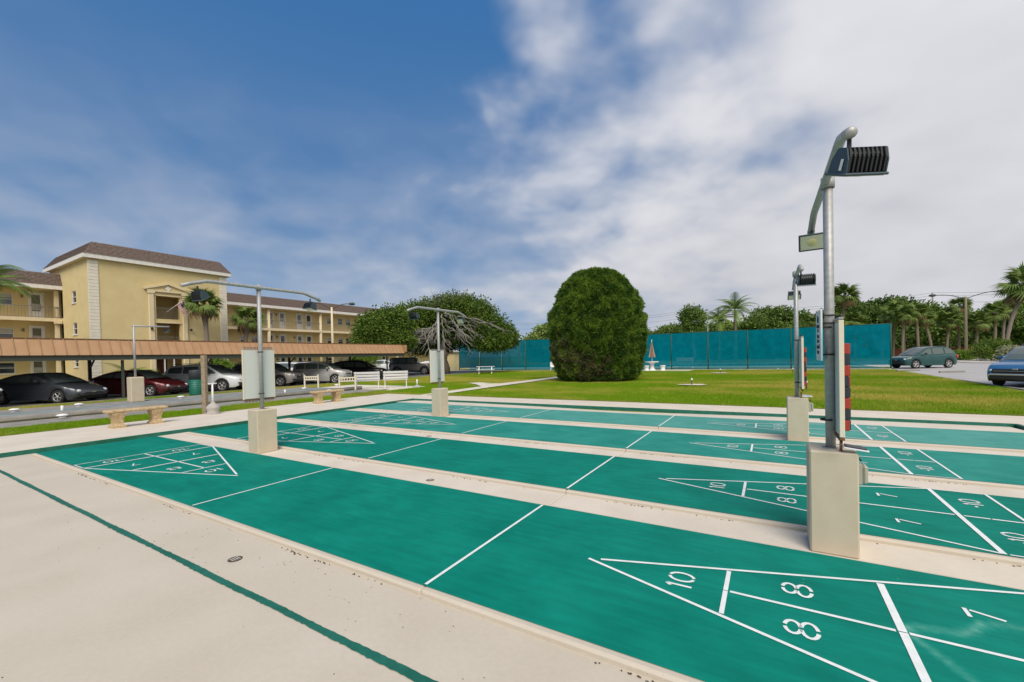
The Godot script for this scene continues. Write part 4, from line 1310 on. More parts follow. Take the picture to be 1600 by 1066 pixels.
func wing(label: String, z0: float, z1: float, doors: Array, wins: Array, arches: Array, cols: Array, at_tower: float):
	# z0 > z1; the gallery edge stands at x -51.7, the wall behind it at -53.2; levels every 3.03 m
	var t := thing("apartment_wing", label, "building", Vector3.ZERO, 0.0, "yellow apartment building")
	var wx := Transform3D(FX, Vector3(-53.2, 0, z0))
	var ex := Transform3D(FX, Vector3(-51.7, 0, z0))
	var ln := z0 - z1
	for lv in 3:
		var fy := 3.03 * lv
		var holes := []
		for d in doors: holes.append([z0 - d[0], z0 - d[1], fy + 0.04, fy + 2.42])
		for w in wins: holes.append([z0 - w[0], z0 - w[1], fy + 1.15, fy + 2.15])
		if lv == 1:
			for w in arches: holes.append([z0 - w[0], z0 - w[1], fy + 1.05, fy + 2.05])
		wall(t, wx, 0, ln, fy, fy + 3.03, holes, M.wall)
		for i in doors.size(): door(t, wx, holes[i], 0.42 + 0.1 * ((i + lv) % 3))
		for i in range(doors.size(), holes.size()): window(t, wx, holes[i], [0.0, 0.5, 0.35][(i + lv) % 3])
		if lv > 0:
			bx(t, "gallery_slab", Transform3D(FX, Vector3(-52.45, 0, z0)), Vector3(ln / 2, fy - 0.11, 0), Vector3(ln, 0.22, 1.5), M.wall)
			bx(t, "slab_edge", ex, Vector3(ln / 2, fy - 0.14, 0.02), Vector3(ln, 0.30, 0.06), M.trim)
			railing(t, Transform3D(FX, Vector3(-51.76, 0, z0)), 0.05, ln - 0.05, fy, 1.02, 0.2)
		for d in doors:
			if rng.randf() < 0.6: bx(t, "wall_lamp", wx, Vector3(z0 - d[0] - 0.35, fy + 2.0, 0.08), Vector3(0.14, 0.28, 0.16), M.rail_iron, 0.03)
	for z in cols:
		var c := MB.new(true)
		c.tube([Vector3(-51.85, -0.05, z), Vector3(-51.85, 8.65, z)], 0.19, 14)
		obj("column", c, M.trim, t)
	bx(t, "soffit", Transform3D(FX, Vector3(-52.3, 0, z0)), Vector3(ln / 2, 8.72, 0), Vector3(ln, 0.10, 1.85), M.trim)
	bx(t, "fascia", Transform3D(FX, Vector3(-51.35, 0, z0)), Vector3(ln / 2, 8.83, 0), Vector3(ln, 0.34, 0.08), M.white_trim)
	mansard(t, Transform3D(FX, Vector3(-51.33, 0, z0)), 0, ln, 8.98, 10.15, 0.55)
	bx(t, "flat_roof", Transform3D(FX, Vector3(-57.0, 0, z0)), Vector3(ln / 2, 9.9, 0), Vector3(ln, 0.4, 10.2), M.shingle)
	if at_tower > 0.5:
		bx(t, "pilaster", Transform3D(FX, Vector3(-51.95, 0, z0)), Vector3(ln - 0.30, 4.3, 0), Vector3(0.28, 8.6, 0.28), M.trim)
		for lv in 2: bx(t, "beam_end", Transform3D(FX, Vector3(-51.62, 0, z0)), Vector3(ln - 0.3, 5.72 - lv * 3.03, 0), Vector3(0.5, 0.26, 0.2), M.trim)

func make_tower():
	var t := thing("apartment_tower", "tall yellow stair tower with white quoins, pedimented openings and brown mansard roof", "building", Vector3.ZERO, 0.0, "yellow apartment building")
	var z0 := -9.28
	var z1 := -19.80
	var fx := Transform3D(FX, Vector3(-44.5, 0, z0))
	var ln := z0 - z1
	var o0 := z0 + 13.81
	var o1 := z0 + 15.67
	o0 = 13.81 - 9.28; o1 = 15.67 - 9.28
	var holes := [[o0, o1, 5.90, 8.02], [o0, o1, 3.20, 5.52], [o0 - 0.1, o1 + 0.15, 0.0, 2.62]]
	wall(t, fx, 0, ln, -0.05, 10.75, holes, M.wall, "wall", 0.35)
	var sz := Transform3D(Basis.IDENTITY, Vector3(-55.0, 0, z0))
	var sh := [[6.15, 7.25, 7.22, 8.28], [6.15, 7.25, 4.45, 5.50], [6.15, 7.25, 1.60, 2.42]]
	var so := []
	for lv in 3: so.append([2.48, 3.62, lv * 3.03 + 0.05, lv * 3.03 + 2.55])
	wall(t, sz, 0, 10.5, -0.05, 10.75, sh + so, M.wall)
	for h in sh: window(t, sz, h)
	bx(t, "utility_door", sz, Vector3(9.2, 1.0, 0.01), Vector3(0.9, 2.1, 0.04), M.wall)
	wall(t, Transform3D(Basis(Vector3.UP, PI), Vector3(-44.5, 0, z1)), 0, 10.5, -0.05, 10.75, [], M.wall)
	bx(t, "wall_back", Transform3D(FX, Vector3(-55.0, 0, z0)), Vector3(ln / 2, 5.35, 0), Vector3(ln - 0.05, 10.8, 0.1), M.wall)
	# the dim stair landings behind the openings
	bx(t, "landing_back", fx, Vector3((o0 + o1) / 2, 4.1, -2.6), Vector3(3.2, 8.4, 0.1), M.wall)
	for sx in [-1.0, 1.0]: bx(t, "landing_side", fx, Vector3((o0 + o1) / 2 + sx * 1.45, 4.1, -1.5), Vector3(0.1, 8.3, 2.1), M.wall)
	for y in [2.9, 5.72, 8.25]: bx(t, "landing_floor", fx, Vector3((o0 + o1) / 2, y, -1.4), Vector3(2.78, 0.18, 2.1), M.wall)
	for y in [5.95, 3.25]: railing(t, Transform3D(FX, Vector3(-44.62, 0, z0)), o0 + 0.02, o1 - 0.02, y, 0.98, 0.13)
	for x in [o0 + 0.62, o1 - 0.5]: bx(t, "entrance_post", fx, Vector3(x, 1.3, -0.3), Vector3(0.10, 2.6, 0.10), M.white_trim)
	bx(t, "entrance_door", fx, Vector3(o0 + 1.0, 1.1, -2.5), Vector3(1.2, 2.2, 0.08), M.frame_maroon)
	for y in [5.56, 8.08, 2.70]: bx(t, "lintel", fx, Vector3((o0 + o1) / 2, y, 0.03), Vector3(o1 - o0 + 0.24, 0.10, 0.08), M.trim)
	# portico
	var p0 := 13.23 - 9.28
	var p1 := 16.25 - 9.28
	for x in [p0 + 0.2, p1 - 0.2]:
		bx(t, "portico_column", fx, Vector3(x, 4.1, 0.07), Vector3(0.40, 8.2, 0.16), M.trim, 0.03)
		bx(t, "capital", fx, Vector3(x, 8.28, 0.09), Vector3(0.54, 0.18, 0.22), M.trim, 0.02)
		bx(t, "wall_lantern", fx, Vector3(x + (0.42 if x > 5 else -0.05), 4.95, 0.22), Vector3(0.16, 0.22, 0.18), M.trim_black, 0.03)
	bx(t, "entablature", fx, Vector3((p0 + p1) / 2, 8.46, 0.08), Vector3(p1 - p0 + 0.2, 0.16, 0.20), M.trim)
	var pd := MB.new()
	var pc := (p0 + p1) / 2
	for s in [[-1.0, 0.0], [1.0, 0.0]]:
		var a := Vector3(pc + s[0] * 1.85, 8.58, 0.12)
		var b := Vector3(pc, 9.18, 0.12)
		pd.bar(fx * a, fx * b, 0.20, 0.15)
	obj("pediment_cornice", pd, M.trim, t)
	var tm := MB.new()
	tm.tri(fx * Vector3(pc - 1.7, 8.54, 0.06), fx * Vector3(pc + 1.7, 8.54, 0.06), fx * Vector3(pc, 9.12, 0.06))
	obj("tympanum", tm, M.wall, t)
	var dm := MB.new()
	dm.box(fx * Vector3(pc, 8.74, 0.10), Vector3(0.36, 0.36, 0.06), 0.02, FX * Basis(Vector3(0, 0, 1), PI / 4))
	obj("diamond_boss", dm, M.white_trim, t)
	# quoins: courses of proud blocks
	for e in [0.0, ln]:
		var q := MB.new()
		var y := 0.0
		while y < 10.5:
			var w := 0.62
			q.box(fx * Vector3(e + (w / 2 - 0.02 if e < 1 else -w / 2 + 0.02), y + 0.135, 0.02), Vector3(w + 0.04, 0.262, 0.08), 0.012, FX)
			y += 0.277
		obj("quoin_strip", q, M.quoin, t)
	# roof
	bx(t, "fascia", fx, Vector3(ln / 2, 10.83, 0.30), Vector3(ln + 0.74, 0.36, 0.08), M.white_trim)
	bx(t, "fascia", sz, Vector3(5.15, 10.83, 0.34), Vector3(11.2, 0.36, 0.08), M.white_trim)
	bx(t, "fascia", Transform3D(Basis.IDENTITY, Vector3(-55.0, 0, z1 - 0.37)), Vector3(5.3, 10.83, 0), Vector3(11.0, 0.36, 0.08), M.white_trim)
	bx(t, "soffit", fx, Vector3(ln / 2, 10.70, -5.0), Vector3(ln + 0.6, 0.08, 10.5), M.trim)
	mansard(t, Transform3D(FX, Vector3(-44.15, 0, z0)), -0.38, ln + 0.38, 11.0, 12.15, 0.75, [0.75, 0.75])
	mansard(t, Transform3D(Basis.IDENTITY, Vector3(-55.0, 0, z0 + 0.38)), -0.4, 10.85, 11.0, 12.15, 0.75, [0.75, 0.75])
	mansard(t, Transform3D(Basis(Vector3.UP, PI), Vector3(-44.15, 0, z1 - 0.38)), 0, 11.25, 11.0, 12.15, 0.75, [0.75, 0.75])
	bx(t, "flat_roof", fx, Vector3(ln / 2, 12.0, -5.2), Vector3(ln - 0.9, 0.2, 9.4), M.shingle)

func make_flag():
	var t := thing("flag", "striped flag on a slanting white pole at the top opening of the tower", "flag", Vector3(-44.35, 6.55, -14.55))
	var d := Vector3(0.75, 0.85, -0.75).normalized()
	var p := MB.new(true)
	p.tube([Vector3.ZERO, d * 1.75], 0.022, 8)
	obj("flag_pole", p, M.white_paint, t)
	var hang := Vector3(0.10, -0.92, -0.42).normalized()
	var lay := func(a: float, b: float, s0: float, s1: float, lift: float) -> MB:
		var m := MB.new(true)
		for i in 8:
			var q := []
			for k in [[0, 0], [1, 0], [1, 1], [0, 1]]:
				var u: float = lerpf(a, b, (i + k[0]) / 8.0)
				var v: float = s0 if k[1] == 0 else s1
				q.append(d * (1.72 - v * 0.62) + hang * u * 1.15 + Vector3(0.05 * sin(u * 9.0 + v * 3.0) + lift, 0, 0.03 * sin(u * 7.0)))
			m.quad(q[0], q[1], q[2], q[3])
		return m
	for k in 13: obj("stripe", lay.call(0.0, 1.0, k / 13.0, (k + 1) / 13.0, 0.0), M.flag_red if k % 2 == 0 else M.flag_white, t)
	obj("canton", lay.call(0.0, 0.42, 0.0, 7 / 13.0, 0.006), M.flag_blue, t)

func make_carport():
	var t := thing("carport", "long carport with orange standing seam metal fascia over parked cars", "carport")
	var z0 := 6.4
	var z1 := -24.9
	var b := MB.new()
	var w := 0.4
	# one fascia sheet with its raised seam, leaning out at the foot
	b.quad(Vector3(0.0, 2.16, w / 2 - 0.003), Vector3(0.0, 2.16, -w / 2 + 0.003), Vector3(-0.42, 2.92, -w / 2 + 0.003), Vector3(-0.42, 2.92, w / 2 - 0.003))
	b.quad(Vector3(-0.05, 2.14, w / 2 - 0.003), Vector3(-0.05, 2.14, -w / 2 + 0.003), Vector3(0.0, 2.16, -w / 2 + 0.003), Vector3(0.0, 2.16, w / 2 - 0.003))
	b.box(Vector3(-0.195, 2.545, -w / 2), Vector3(0.045, 0.87, 0.02), 0.0, Basis(Vector3(0, 0, 1), 0.505))
	var me := b.done(M.copper_sheet)
	var n := int((z0 - z1) / w)
	for i in n: put("fascia_sheet", me, t, Vector3(-24.2, 0.02, z0 - (i + 0.5) * w))
	var zc := (z0 + z1) / 2
	var ln := z0 - z1
	var X := Transform3D.IDENTITY
	bx(t, "ridge_cap", X, Vector3(-24.64, 2.96, zc), Vector3(0.10, 0.05, ln), M.rust)
	bx(t, "edge_beam", X, Vector3(-24.45, 2.04, zc), Vector3(0.30, 0.22, ln - 0.1), M.dark_steel)
	bx(t, "roof_deck", X, Vector3(-27.7, 2.42, zc), Vector3(6.0, 0.06, ln - 0.1), M.dark_steel)
	bx(t, "back_beam", X, Vector3(-29.6, 2.2, zc), Vector3(0.14, 0.28, ln - 0.1), M.dark_steel)
	bx(t, "back_fascia", X, Vector3(-30.6, 2.6, zc), Vector3(0.06, 0.7, ln), M.copper_sheet)
	bx(t, "end_fascia", X, Vector3(-27.3, 2.62, z1 - 0.03), Vector3(6.5, 0.6, 0.05), M.copper_sheet)
	for z in [0.6, -5.35, -11.3, -17.3, -23.2]:
		bx(t, "post", X, Vector3(-24.72, 0.93, z), Vector3(0.10, 1.98, 0.10), M.dark_steel)
		bx(t, "post", X, Vector3(-29.6, 1.0, z), Vector3(0.14, 2.12, 0.14), M.dark_steel)
		bx(t, "rafter", X, Vector3(-27.0, 2.28, z), Vector3(5.2, 0.16, 0.08), M.dark_steel)
		var br := MB.new()
		br.bar(Vector3(-29.55, 1.5, z), Vector3(-28.5, 2.22, z), 0.07, 0.07)
		obj("brace", br, M.dark_steel, t)

func street_lamp(label: String, at: Vector3, hgt: float, arm: float, turn: float, m: Material):
	var t := thing("street_lamp", label, "street lamp", at, turn, "double armed street lamps")
	var p := MB.new(true)
	p.tube([Vector3.ZERO, Vector3(0, hgt, 0)], [0.19, 0.12], 10)
	obj("pole", p, m, t)
	for s in [-1.0, 1.0]:
		var a := MB.new(true)
		var pts := []
		for i in 9:
			var u := i / 8.0
			pts.append(Vector3(s * arm * u, hgt - 0.25 + 0.75 * sin(u * PI * 0.55), 0))
		a.tube(pts, 0.055, 6)
		var ar := obj("arm", a, M.dark_steel, t)
		var l := MB.new(true)
		var e: Vector3 = pts[-1]
		l.tube([e, e + Vector3(s * 0.15, 0.02, 0), e + Vector3(s * 0.55, 0.03, 0), e + Vector3(s * 0.8, 0.0, 0)], [0.06, 0.17, 0.20, 0.07], 8)
		obj("lamp_head", l, M.dark_steel, ar)

func make_buildings():
	wing("near end of yellow flats with galleries, left of the stair tower", 8.0, -9.27, [[-7.45, -8.45], [-1.0, -2.0], [2.4, 1.4]], [[-5.35, -6.55], [0.6, -0.4], [5.0, 3.8]], [], [4.0, -2.2], 1.0)
	wing("long yellow flats with galleries running from the stair tower to the spreading tree", -19.81, -62.0, [[-28.72, -29.75], [-30.45, -31.4], [-32.95, -33.9], [-34.35, -35.35], [-46.5, -47.5], [-48.3, -49.3]], [[-37.85, -38.75], [-39.75, -40.6], [-41.15, -42.1], [-43.1, -43.95], [-52.0, -53.0], [-55.0, -56.0]], [[-25.45, -26.15], [-26.75, -27.6]], [-20.9, -28.3, -35.8, -43.2, -50.6], 0.0)
	make_tower()
	make_flag()
	make_carport()
	# little block at the end of the fence
	var s := thing("equipment_shed", "small tan block shed under the tree at the end of the teal fence", "shed", Vector3(-35.3, -0.06, -45.2))
	bx(s, "wall", Transform3D.IDENTITY, Vector3(0, 1.25, 0), Vector3(3.6, 2.5, 3.4), M.wall)
	bx(s, "roof", Transform3D.IDENTITY, Vector3(0, 2.58, 0), Vector3(4.1, 0.14, 3.9), M.trim)
	bx(s, "door", Transform3D.IDENTITY, Vector3(-0.4, 1.0, 1.715), Vector3(0.95, 2.0, 0.04), M.plank_brown)
	street_lamp("double armed street lamp with cream pole in front of the long yellow flats", Vector3(-45.0, -0.07, -32.7), 8.7, 2.1, 0.95, M.trim)
	street_lamp("double armed street lamp with weathered brown pole beyond the driveway", Vector3(27.4, -0.07, -80.6), 8.6, 3.0, 0.0, M.post_wood)
	street_lamp("double armed street lamp partly hidden by palms beyond the tennis court", Vector3(-5.2, -0.07, -78.0), 6.6, 1.8, 0.3, M.white_trim)
	# poles and wires of the far road
	var prev := []
	for q in [[-70.0, -118.0], [-14.0, -118.0], [33.0, -118.0], [80.0, -112.0]]:
		var ut := thing("utility_pole", "thin pale utility pole carrying wires along the far road", "utility pole", Vector3(q[0], 0, q[1]), 0.0, "utility poles of the far road")
		var p := MB.new(true)
		p.tube([Vector3.ZERO, Vector3(0, 13.0, 0)], [0.22, 0.15], 8)
		obj("pole", p, M.grey_stone, ut)
		bx(ut, "crossarm", Transform3D.IDENTITY, Vector3(0, 12.3, 0), Vector3(0.15, 0.15, 1.8), M.post_wood)
	for h in [12.9, 12.35, 11.0, 9.6]:
		var w := MB.new(true)
		var pts := []
		for seg in [[-70.0, -14.0, -118.0, -118.0], [-14.0, 33.0, -118.0, -118.0], [33.0, 80.0, -118.0, -112.0]]:
			for i in 9:
				var u := i / 8.0
				pts.append(Vector3(lerpf(seg[0], seg[1], u), h - 1.3 * (1 - pow(2 * u - 1, 2)), lerpf(seg[2], seg[3], u)))
		w.tube(pts, 0.022, 4, false)
		var o := obj("power_line", w, M.wire)
		tag(o, "thin overhead power line above the far trees", "power line", "power lines of the far road")
	# low red wall beyond the driveway
	var rw := MB.new()
	rw.box(Vector3(0, 0.75, 0), Vector3(46, 1.5, 0.25), 0.02)
	rw.box(Vector3(0, 1.55, 0), Vector3(46.2, 0.1, 0.36), 0.02)
	var ro := obj("boundary_wall", rw, M.red_wall)
	ro.position = Vector3(46, -0.07, -97.5)
	tag(ro, "long low brick red boundary wall behind the palms and shrubs", "wall")

# ---------------------------------------------------------------- vehicles
func curve(pts: Array, x: float) -> float:
	if x <= pts[0][0]: return pts[0][1]
	for i in pts.size() - 1:
		if x <= pts[i + 1][0]:
			var t: float = (x - pts[i][0]) / (pts[i + 1][0] - pts[i][0])
			var p0: float = pts[max(i - 1, 0)][1]
			var p3: float = pts[min(i + 2, pts.size() - 1)][1]
			return lerpf(lerpf(pts[i][1], pts[i + 1][1], t), cubic_interpolate(pts[i][1], pts[i + 1][1], p0, p3, t), 0.45)
	return pts[-1][1]

# d: L, W, wb, off (wheelbase centre), r, clear, deck [[x, y]], roof [[x, y]], panes [[x0, x1]], ws [x0, x1], rg [x0, x1]; x forward
func car(called: String, label: String, at: Vector3, turn: float, paint: Material, d: Dictionary, group := "cars parked under the carport"):
	var t := thing(called, label, d.get("kind", "car"), at, turn, group)
	var L: float = d.L
	var hw: float = d.W / 2
	var r: float = d.r
	var wx := [d.get("off", 0.0) - d.wb / 2, d.get("off", 0.0) + d.wb / 2]
	var ra: float = r * 1.16
	var xs := []
	for i in 41: xs.append(lerpf(-L / 2, L / 2, i / 40.0))
	for w in wx:
		for k in 13: xs.append(w + ra * cos(PI * k / 12.0))
	xs.append(-L / 2 + 0.02); xs.append(L / 2 - 0.02); xs.append(-L / 2 + 0.06); xs.append(L / 2 - 0.06)
	xs.sort()
	var clear: float = d.clear
	var half := func(x: float) -> float:
		var e: float = L / 2 - absf(x)
		var c := 1.0 - 0.20 * pow(clampf(1.0 - e / 0.55, 0, 1), 2.2) - 0.10 * pow(clampf(1.0 - e / 0.12, 0, 1), 2.0)
		return hw * c * (1.0 - 0.03 * pow(absf(x) / (L / 2), 2.0))
	var bottom := func(x: float) -> float:
		var e: float = L / 2 - absf(x)
		var y := clear + 0.16 * pow(clampf(1.0 - e / 0.35, 0, 1), 1.6)
		for w in wx:
			if absf(x - w) < ra: y = max(y, r * 0.98 + sqrt(ra * ra - (x - w) * (x - w)))
		return y
	var fr := [0.0, 0.10, 0.34, 0.60, 0.84, 0.96, 1.0]
	var wm := [0.955, 0.985, 1.0, 0.995, 0.965, 0.925, 0.86]
	var sect := []
	for x in xs:
		var y0: float = bottom.call(x)
		var y1: float = max(curve(d.deck, x), y0 + 0.05)
		var e: float = L / 2 - absf(x)
		y1 -= 0.10 * pow(clampf(1.0 - e / 0.10, 0, 1), 2.0)
		y1 = max(y1, y0 + 0.03)
		var h0: float = half.call(x)
		var row := []
		for k in fr.size(): row.append(Vector3(x, lerpf(y0, y1, fr[k]), h0 * wm[k]))
		row.append(Vector3(x, y1 + 0.014, h0 * 0.55))
		row.append(Vector3(x, y1 + 0.02, 0))
		sect.append(row)
	var b := MB.new(true)
	for i in sect.size() - 1:
		if sect[i + 1][0].x - sect[i][0].x < 1e-4: continue
		for k in sect[i].size() - 1:
			var p: Vector3 = sect[i][k]
			var q: Vector3 = sect[i + 1][k]
			var q2: Vector3 = sect[i + 1][k + 1]
			var p2: Vector3 = sect[i][k + 1]
			b.quad(p, q, q2, p2)
			var f := Vector3(1, 1, -1)
			b.quad(q * f, p * f, p2 * f, q2 * f)
	for e in [0, sect.size() - 1]:
		var row: Array = sect[e]
		for k in row.size() - 1:
			var f := Vector3(1, 1, -1)
			if e == 0: b.quad(row[k] * f, row[k], row[k + 1], row[k + 1] * f)
			else: b.quad(row[k], row[k] * f, row[k + 1] * f, row[k + 1])
	obj("body", b, paint, t)
	bx(t, "underbody", Transform3D.IDENTITY, Vector3(0, clear + 0.20, 0), Vector3(L * 0.94, 0.36, d.W - 0.42), M.seam)
	# cabin
	var roof: Array = d.roof
	var x0: float = roof[0][0]
	var x1: float = roof[-1][0]
	var H := 0.0
	for p in roof: H = max(H, p[1])
	var cab := func(x: float, f: float) -> Vector3:
		var yb: float = curve(d.deck, x)
		var yr: float = max(curve(roof, x), yb)
		var wb_: float = half.call(x) * 0.93
		var top: float = clampf((yr - yb) / max(H - yb, 0.01), 0, 1)
		var wr := lerpf(wb_ * 0.97, hw * d.get("roofw", 0.74), top)
		return Vector3(x, lerpf(yb - 0.03, yr - 0.03 * top, f), lerpf(wb_, wr, f))
	var c := MB.new(true)
	var cs := []
	var cx := []
	for i in 37: cx.append(lerpf(x0, x1, i / 36.0))
	for x in cx:
		var row := [cab.call(x, 0.0), cab.call(x, 0.5), cab.call(x, 0.93), cab.call(x, 1.0)]
		var yr: float = max(curve(roof, x), curve(d.deck, x))
		row.append(Vector3(x, yr + 0.005, row[3].z * 0.72))
		row.append(Vector3(x, yr + 0.022, 0))
		cs.append(row)
	for i in cs.size() - 1:
		for k in 5:
			var f := Vector3(1, 1, -1)
			c.quad(cs[i][k], cs[i + 1][k], cs[i + 1][k + 1], cs[i][k + 1])
			c.quad(cs[i + 1][k] * f, cs[i][k] * f, cs[i][k + 1] * f, cs[i + 1][k + 1] * f)
	obj("cabin", c, d.get("top_paint", paint), t)
	# glass
	for pn in d.panes:
		for s in [-1.0, 1.0]:
			var g := MB.new(true)
			var prev := []
			for i in 11:
				var x := lerpf(pn[0], pn[1], i / 10.0)
				var hh: float = max(curve(roof, x), curve(d.deck, x)) - curve(d.deck, x)
				var lo: Vector3 = cab.call(x, min(0.5, 0.09 / max(hh, 0.02)))
				var hi: Vector3 = cab.call(x, max(0.5, 1.0 - 0.085 / max(hh, 0.02)))
				var cur := [(lo + Vector3(0, 0, 0.008)) * Vector3(1, 1, s), (hi + Vector3(0, 0, 0.008)) * Vector3(1, 1, s)]
				if prev.size():
					if s > 0: g.quad(prev[0], cur[0], cur[1], prev[1])
					else: g.quad(cur[0], prev[0], prev[1], cur[1])
				prev = cur
			obj("side_window", g, M.car_glass, t)
	for w in [["windshield", d.ws], ["rear_window", d.rg]]:
		var g := MB.new(true)
		var prev := []
		for i in 9:
			var x := lerpf(w[1][0], w[1][1], i / 8.0)
			var yr: float = max(curve(roof, x), curve(d.deck, x))
			var e: Vector3 = cab.call(x, 1.0)
			var z: float = e.z * 0.90
			var cur := [Vector3(x, yr + 0.006, z), Vector3(x, yr + 0.022, z * 0.7), Vector3(x, yr + 0.034, 0), Vector3(x, yr + 0.022, -z * 0.7), Vector3(x, yr + 0.006, -z)]
			if prev.size():
				for k in 4: g.quad(prev[k], cur[k], cur[k + 1], prev[k + 1])
			prev = cur
		obj(w[0], g, M.car_glass, t)
	# seams, handles, mirrors
	var belt: float = curve(d.deck, 0.0)
	for x in d.seams:
		for s in [-1.0, 1.0]:
			var sm := MB.new()
			var prev := Vector3.ZERO
			for k in 5:
				var f := k / 4.0
				var y := lerpf(clear + 0.10, belt - 0.02, f)
				var kk := f * (fr.size() - 1)
				var ww := 0.0
				var ff := (y - clear) / (curve(d.deck, x) - clear)
				for q in fr.size() - 1:
					if ff >= fr[q] and ff <= fr[q + 1]: ww = lerpf(wm[q], wm[q + 1], (ff - fr[q]) / (fr[q + 1] - fr[q]))
				var p := Vector3(x, y, (half.call(x) * ww + 0.003) * s)
				if k > 0: sm.quad(prev + Vector3(-0.006 * s, 0, 0), prev + Vector3(0.006 * s, 0, 0), p + Vector3(0.006 * s, 0, 0), p + Vector3(-0.006 * s, 0, 0))
				prev = p
			obj("door_seam", sm, M.seam, t)
			if x != d.seams[-1]: bx(t, "door_handle", Transform3D.IDENTITY, Vector3(x + 0.16, belt - 0.14, half.call(x) * 0.985 * s), Vector3(0.17, 0.035, 0.04), paint, 0.01)
	for s in [-1.0, 1.0]:
		bx(t, "side_mirror", Transform3D.IDENTITY, Vector3(d.ws[0] + 0.28 if d.ws[0] < d.ws[1] - 0.5 else d.ws[0], belt + 0.12, (hw + 0.06) * s), Vector3(0.12, 0.13, 0.20), d.get("mirror", paint), 0.035)
	# face and tail
	var ny: float = curve(d.deck, L / 2 - 0.15)
	for s in [-1.0, 1.0]:
		var hl := MB.new()
		hl.box(Vector3(L / 2 - 0.185, ny - d.get("hl_drop", 0.12), hw * 0.655 * s), Vector3(0.27, d.get("hl_h", 0.15), hw * 0.36), 0.05, Basis(Vector3.UP, s * 0.45))
		obj("headlight", hl, M.headlight, t)
		var tl := MB.new()
		tl.box(Vector3(-L / 2 + 0.16, curve(d.deck, -L / 2 + 0.15) - 0.17, hw * 0.78 * s), Vector3(0.30, 0.24, hw * 0.30), 0.04, Basis(Vector3.UP, -s * 0.35))
		obj("tail_light", tl, M.tail_red, t)
		var fg := MB.new()
		fg.box(Vector3(L / 2 - 0.13, clear + 0.26, hw * 0.72 * s), Vector3(0.20, 0.10, 0.24), 0.03, Basis(Vector3.UP, s * 0.45))
		obj("fog_light", fg, M.trim_black if not d.has("chrome_fog") else M.headlight, t)
	var gh: float = d.get("grille_h", 0.16)
	bx(t, "grille", Transform3D.IDENTITY, Vector3(L / 2 - 0.045, ny - 0.16 - gh / 2 + d.get("grille_up", 0.0), 0), Vector3(0.10, gh, hw * d.get("grille_w", 0.9)), M.trim_black, 0.02)
	bx(t, "air_intake", Transform3D.IDENTITY, Vector3(L / 2 - 0.045, clear + 0.22, 0), Vector3(0.10, 0.15, hw * 1.15), M.trim_black, 0.03)
	bx(t, "badge", Transform3D.IDENTITY, Vector3(L / 2 + 0.008, ny - 0.17 + d.get("grille_up", 0.0), 0), Vector3(0.02, 0.055, 0.16), M.chrome, 0.008)
	if d.has("clad"):
		for w in wx:
			for s in [-1.0, 1.0]:
				var a := MB.new()
				for k in 12:
					var a0 := PI * k / 12.0
					var a1 := PI * (k + 1) / 12.0
					var z: float = (half.call(w) + 0.006) * s
					var q := [Vector3(w + ra * cos(a0), r * 0.98 + ra * sin(a0), z), Vector3(w + (ra + 0.07) * cos(a0), r * 0.98 + (ra + 0.07) * sin(a0), z), Vector3(w + (ra + 0.07) * cos(a1), r * 0.98 + (ra + 0.07) * sin(a1), z), Vector3(w + ra * cos(a1), r * 0.98 + ra * sin(a1), z)]
					if s < 0: q.reverse()
					a.quad(q[0], q[1], q[2], q[3])
				obj("arch_trim", a, M.trim_black, t)
		for s in [-1.0, 1.0]: bx(t, "sill_trim", Transform3D.IDENTITY, Vector3((wx[0] + wx[1]) / 2, clear + 0.09, hw * 0.985 * s), Vector3(d.wb - 2 * ra, 0.17, 0.05), M.trim_black, 0.015)
		bx(t, "bumper_trim", Transform3D.IDENTITY, Vector3(L / 2 - 0.14, clear + 0.20, 0), Vector3(0.30, 0.26, d.W * 0.80), M.trim_black, 0.06)
	if d.has("bar"):
		bx(t, "bumper_bar", Transform3D.IDENTITY, Vector3(L / 2 + 0.005, clear + 0.30, 0), Vector3(0.06, 0.07, hw * 1.5), M.rim, 0.02)
		for k in 3: bx(t, "grille_bar", Transform3D.IDENTITY, Vector3(L / 2 + 0.012, ny - 0.12 - k * 0.075, 0), Vector3(0.02, 0.018, hw * 1.25), M.chrome if k == 0 else M.bead_navy, 0.005)
	if d.has("rack"):
		for s in [-1.0, 1.0]: bx(t, "roof_rail", Transform3D.IDENTITY, Vector3((d.rg[1] + d.ws[0]) / 2, H + 0.05, hw * 0.66 * s), Vector3(absf(d.ws[0] - d.rg[1]) * 0.8, 0.035, 0.04), M.trim_black, 0.01)
	if d.has("spare"):
		var sp := MB.new(true)
		sp.lathe(Vector3(-L / 2 - 0.02, 0.95, 0), [Vector2(0.0, 0.13), Vector2(0.33, 0.13), Vector2(0.38, 0.09), Vector2(0.38, -0.09)], 20, Basis(Vector3(0, 0, 1), PI / 2))
		obj("spare_wheel", sp, M.tyre, t)
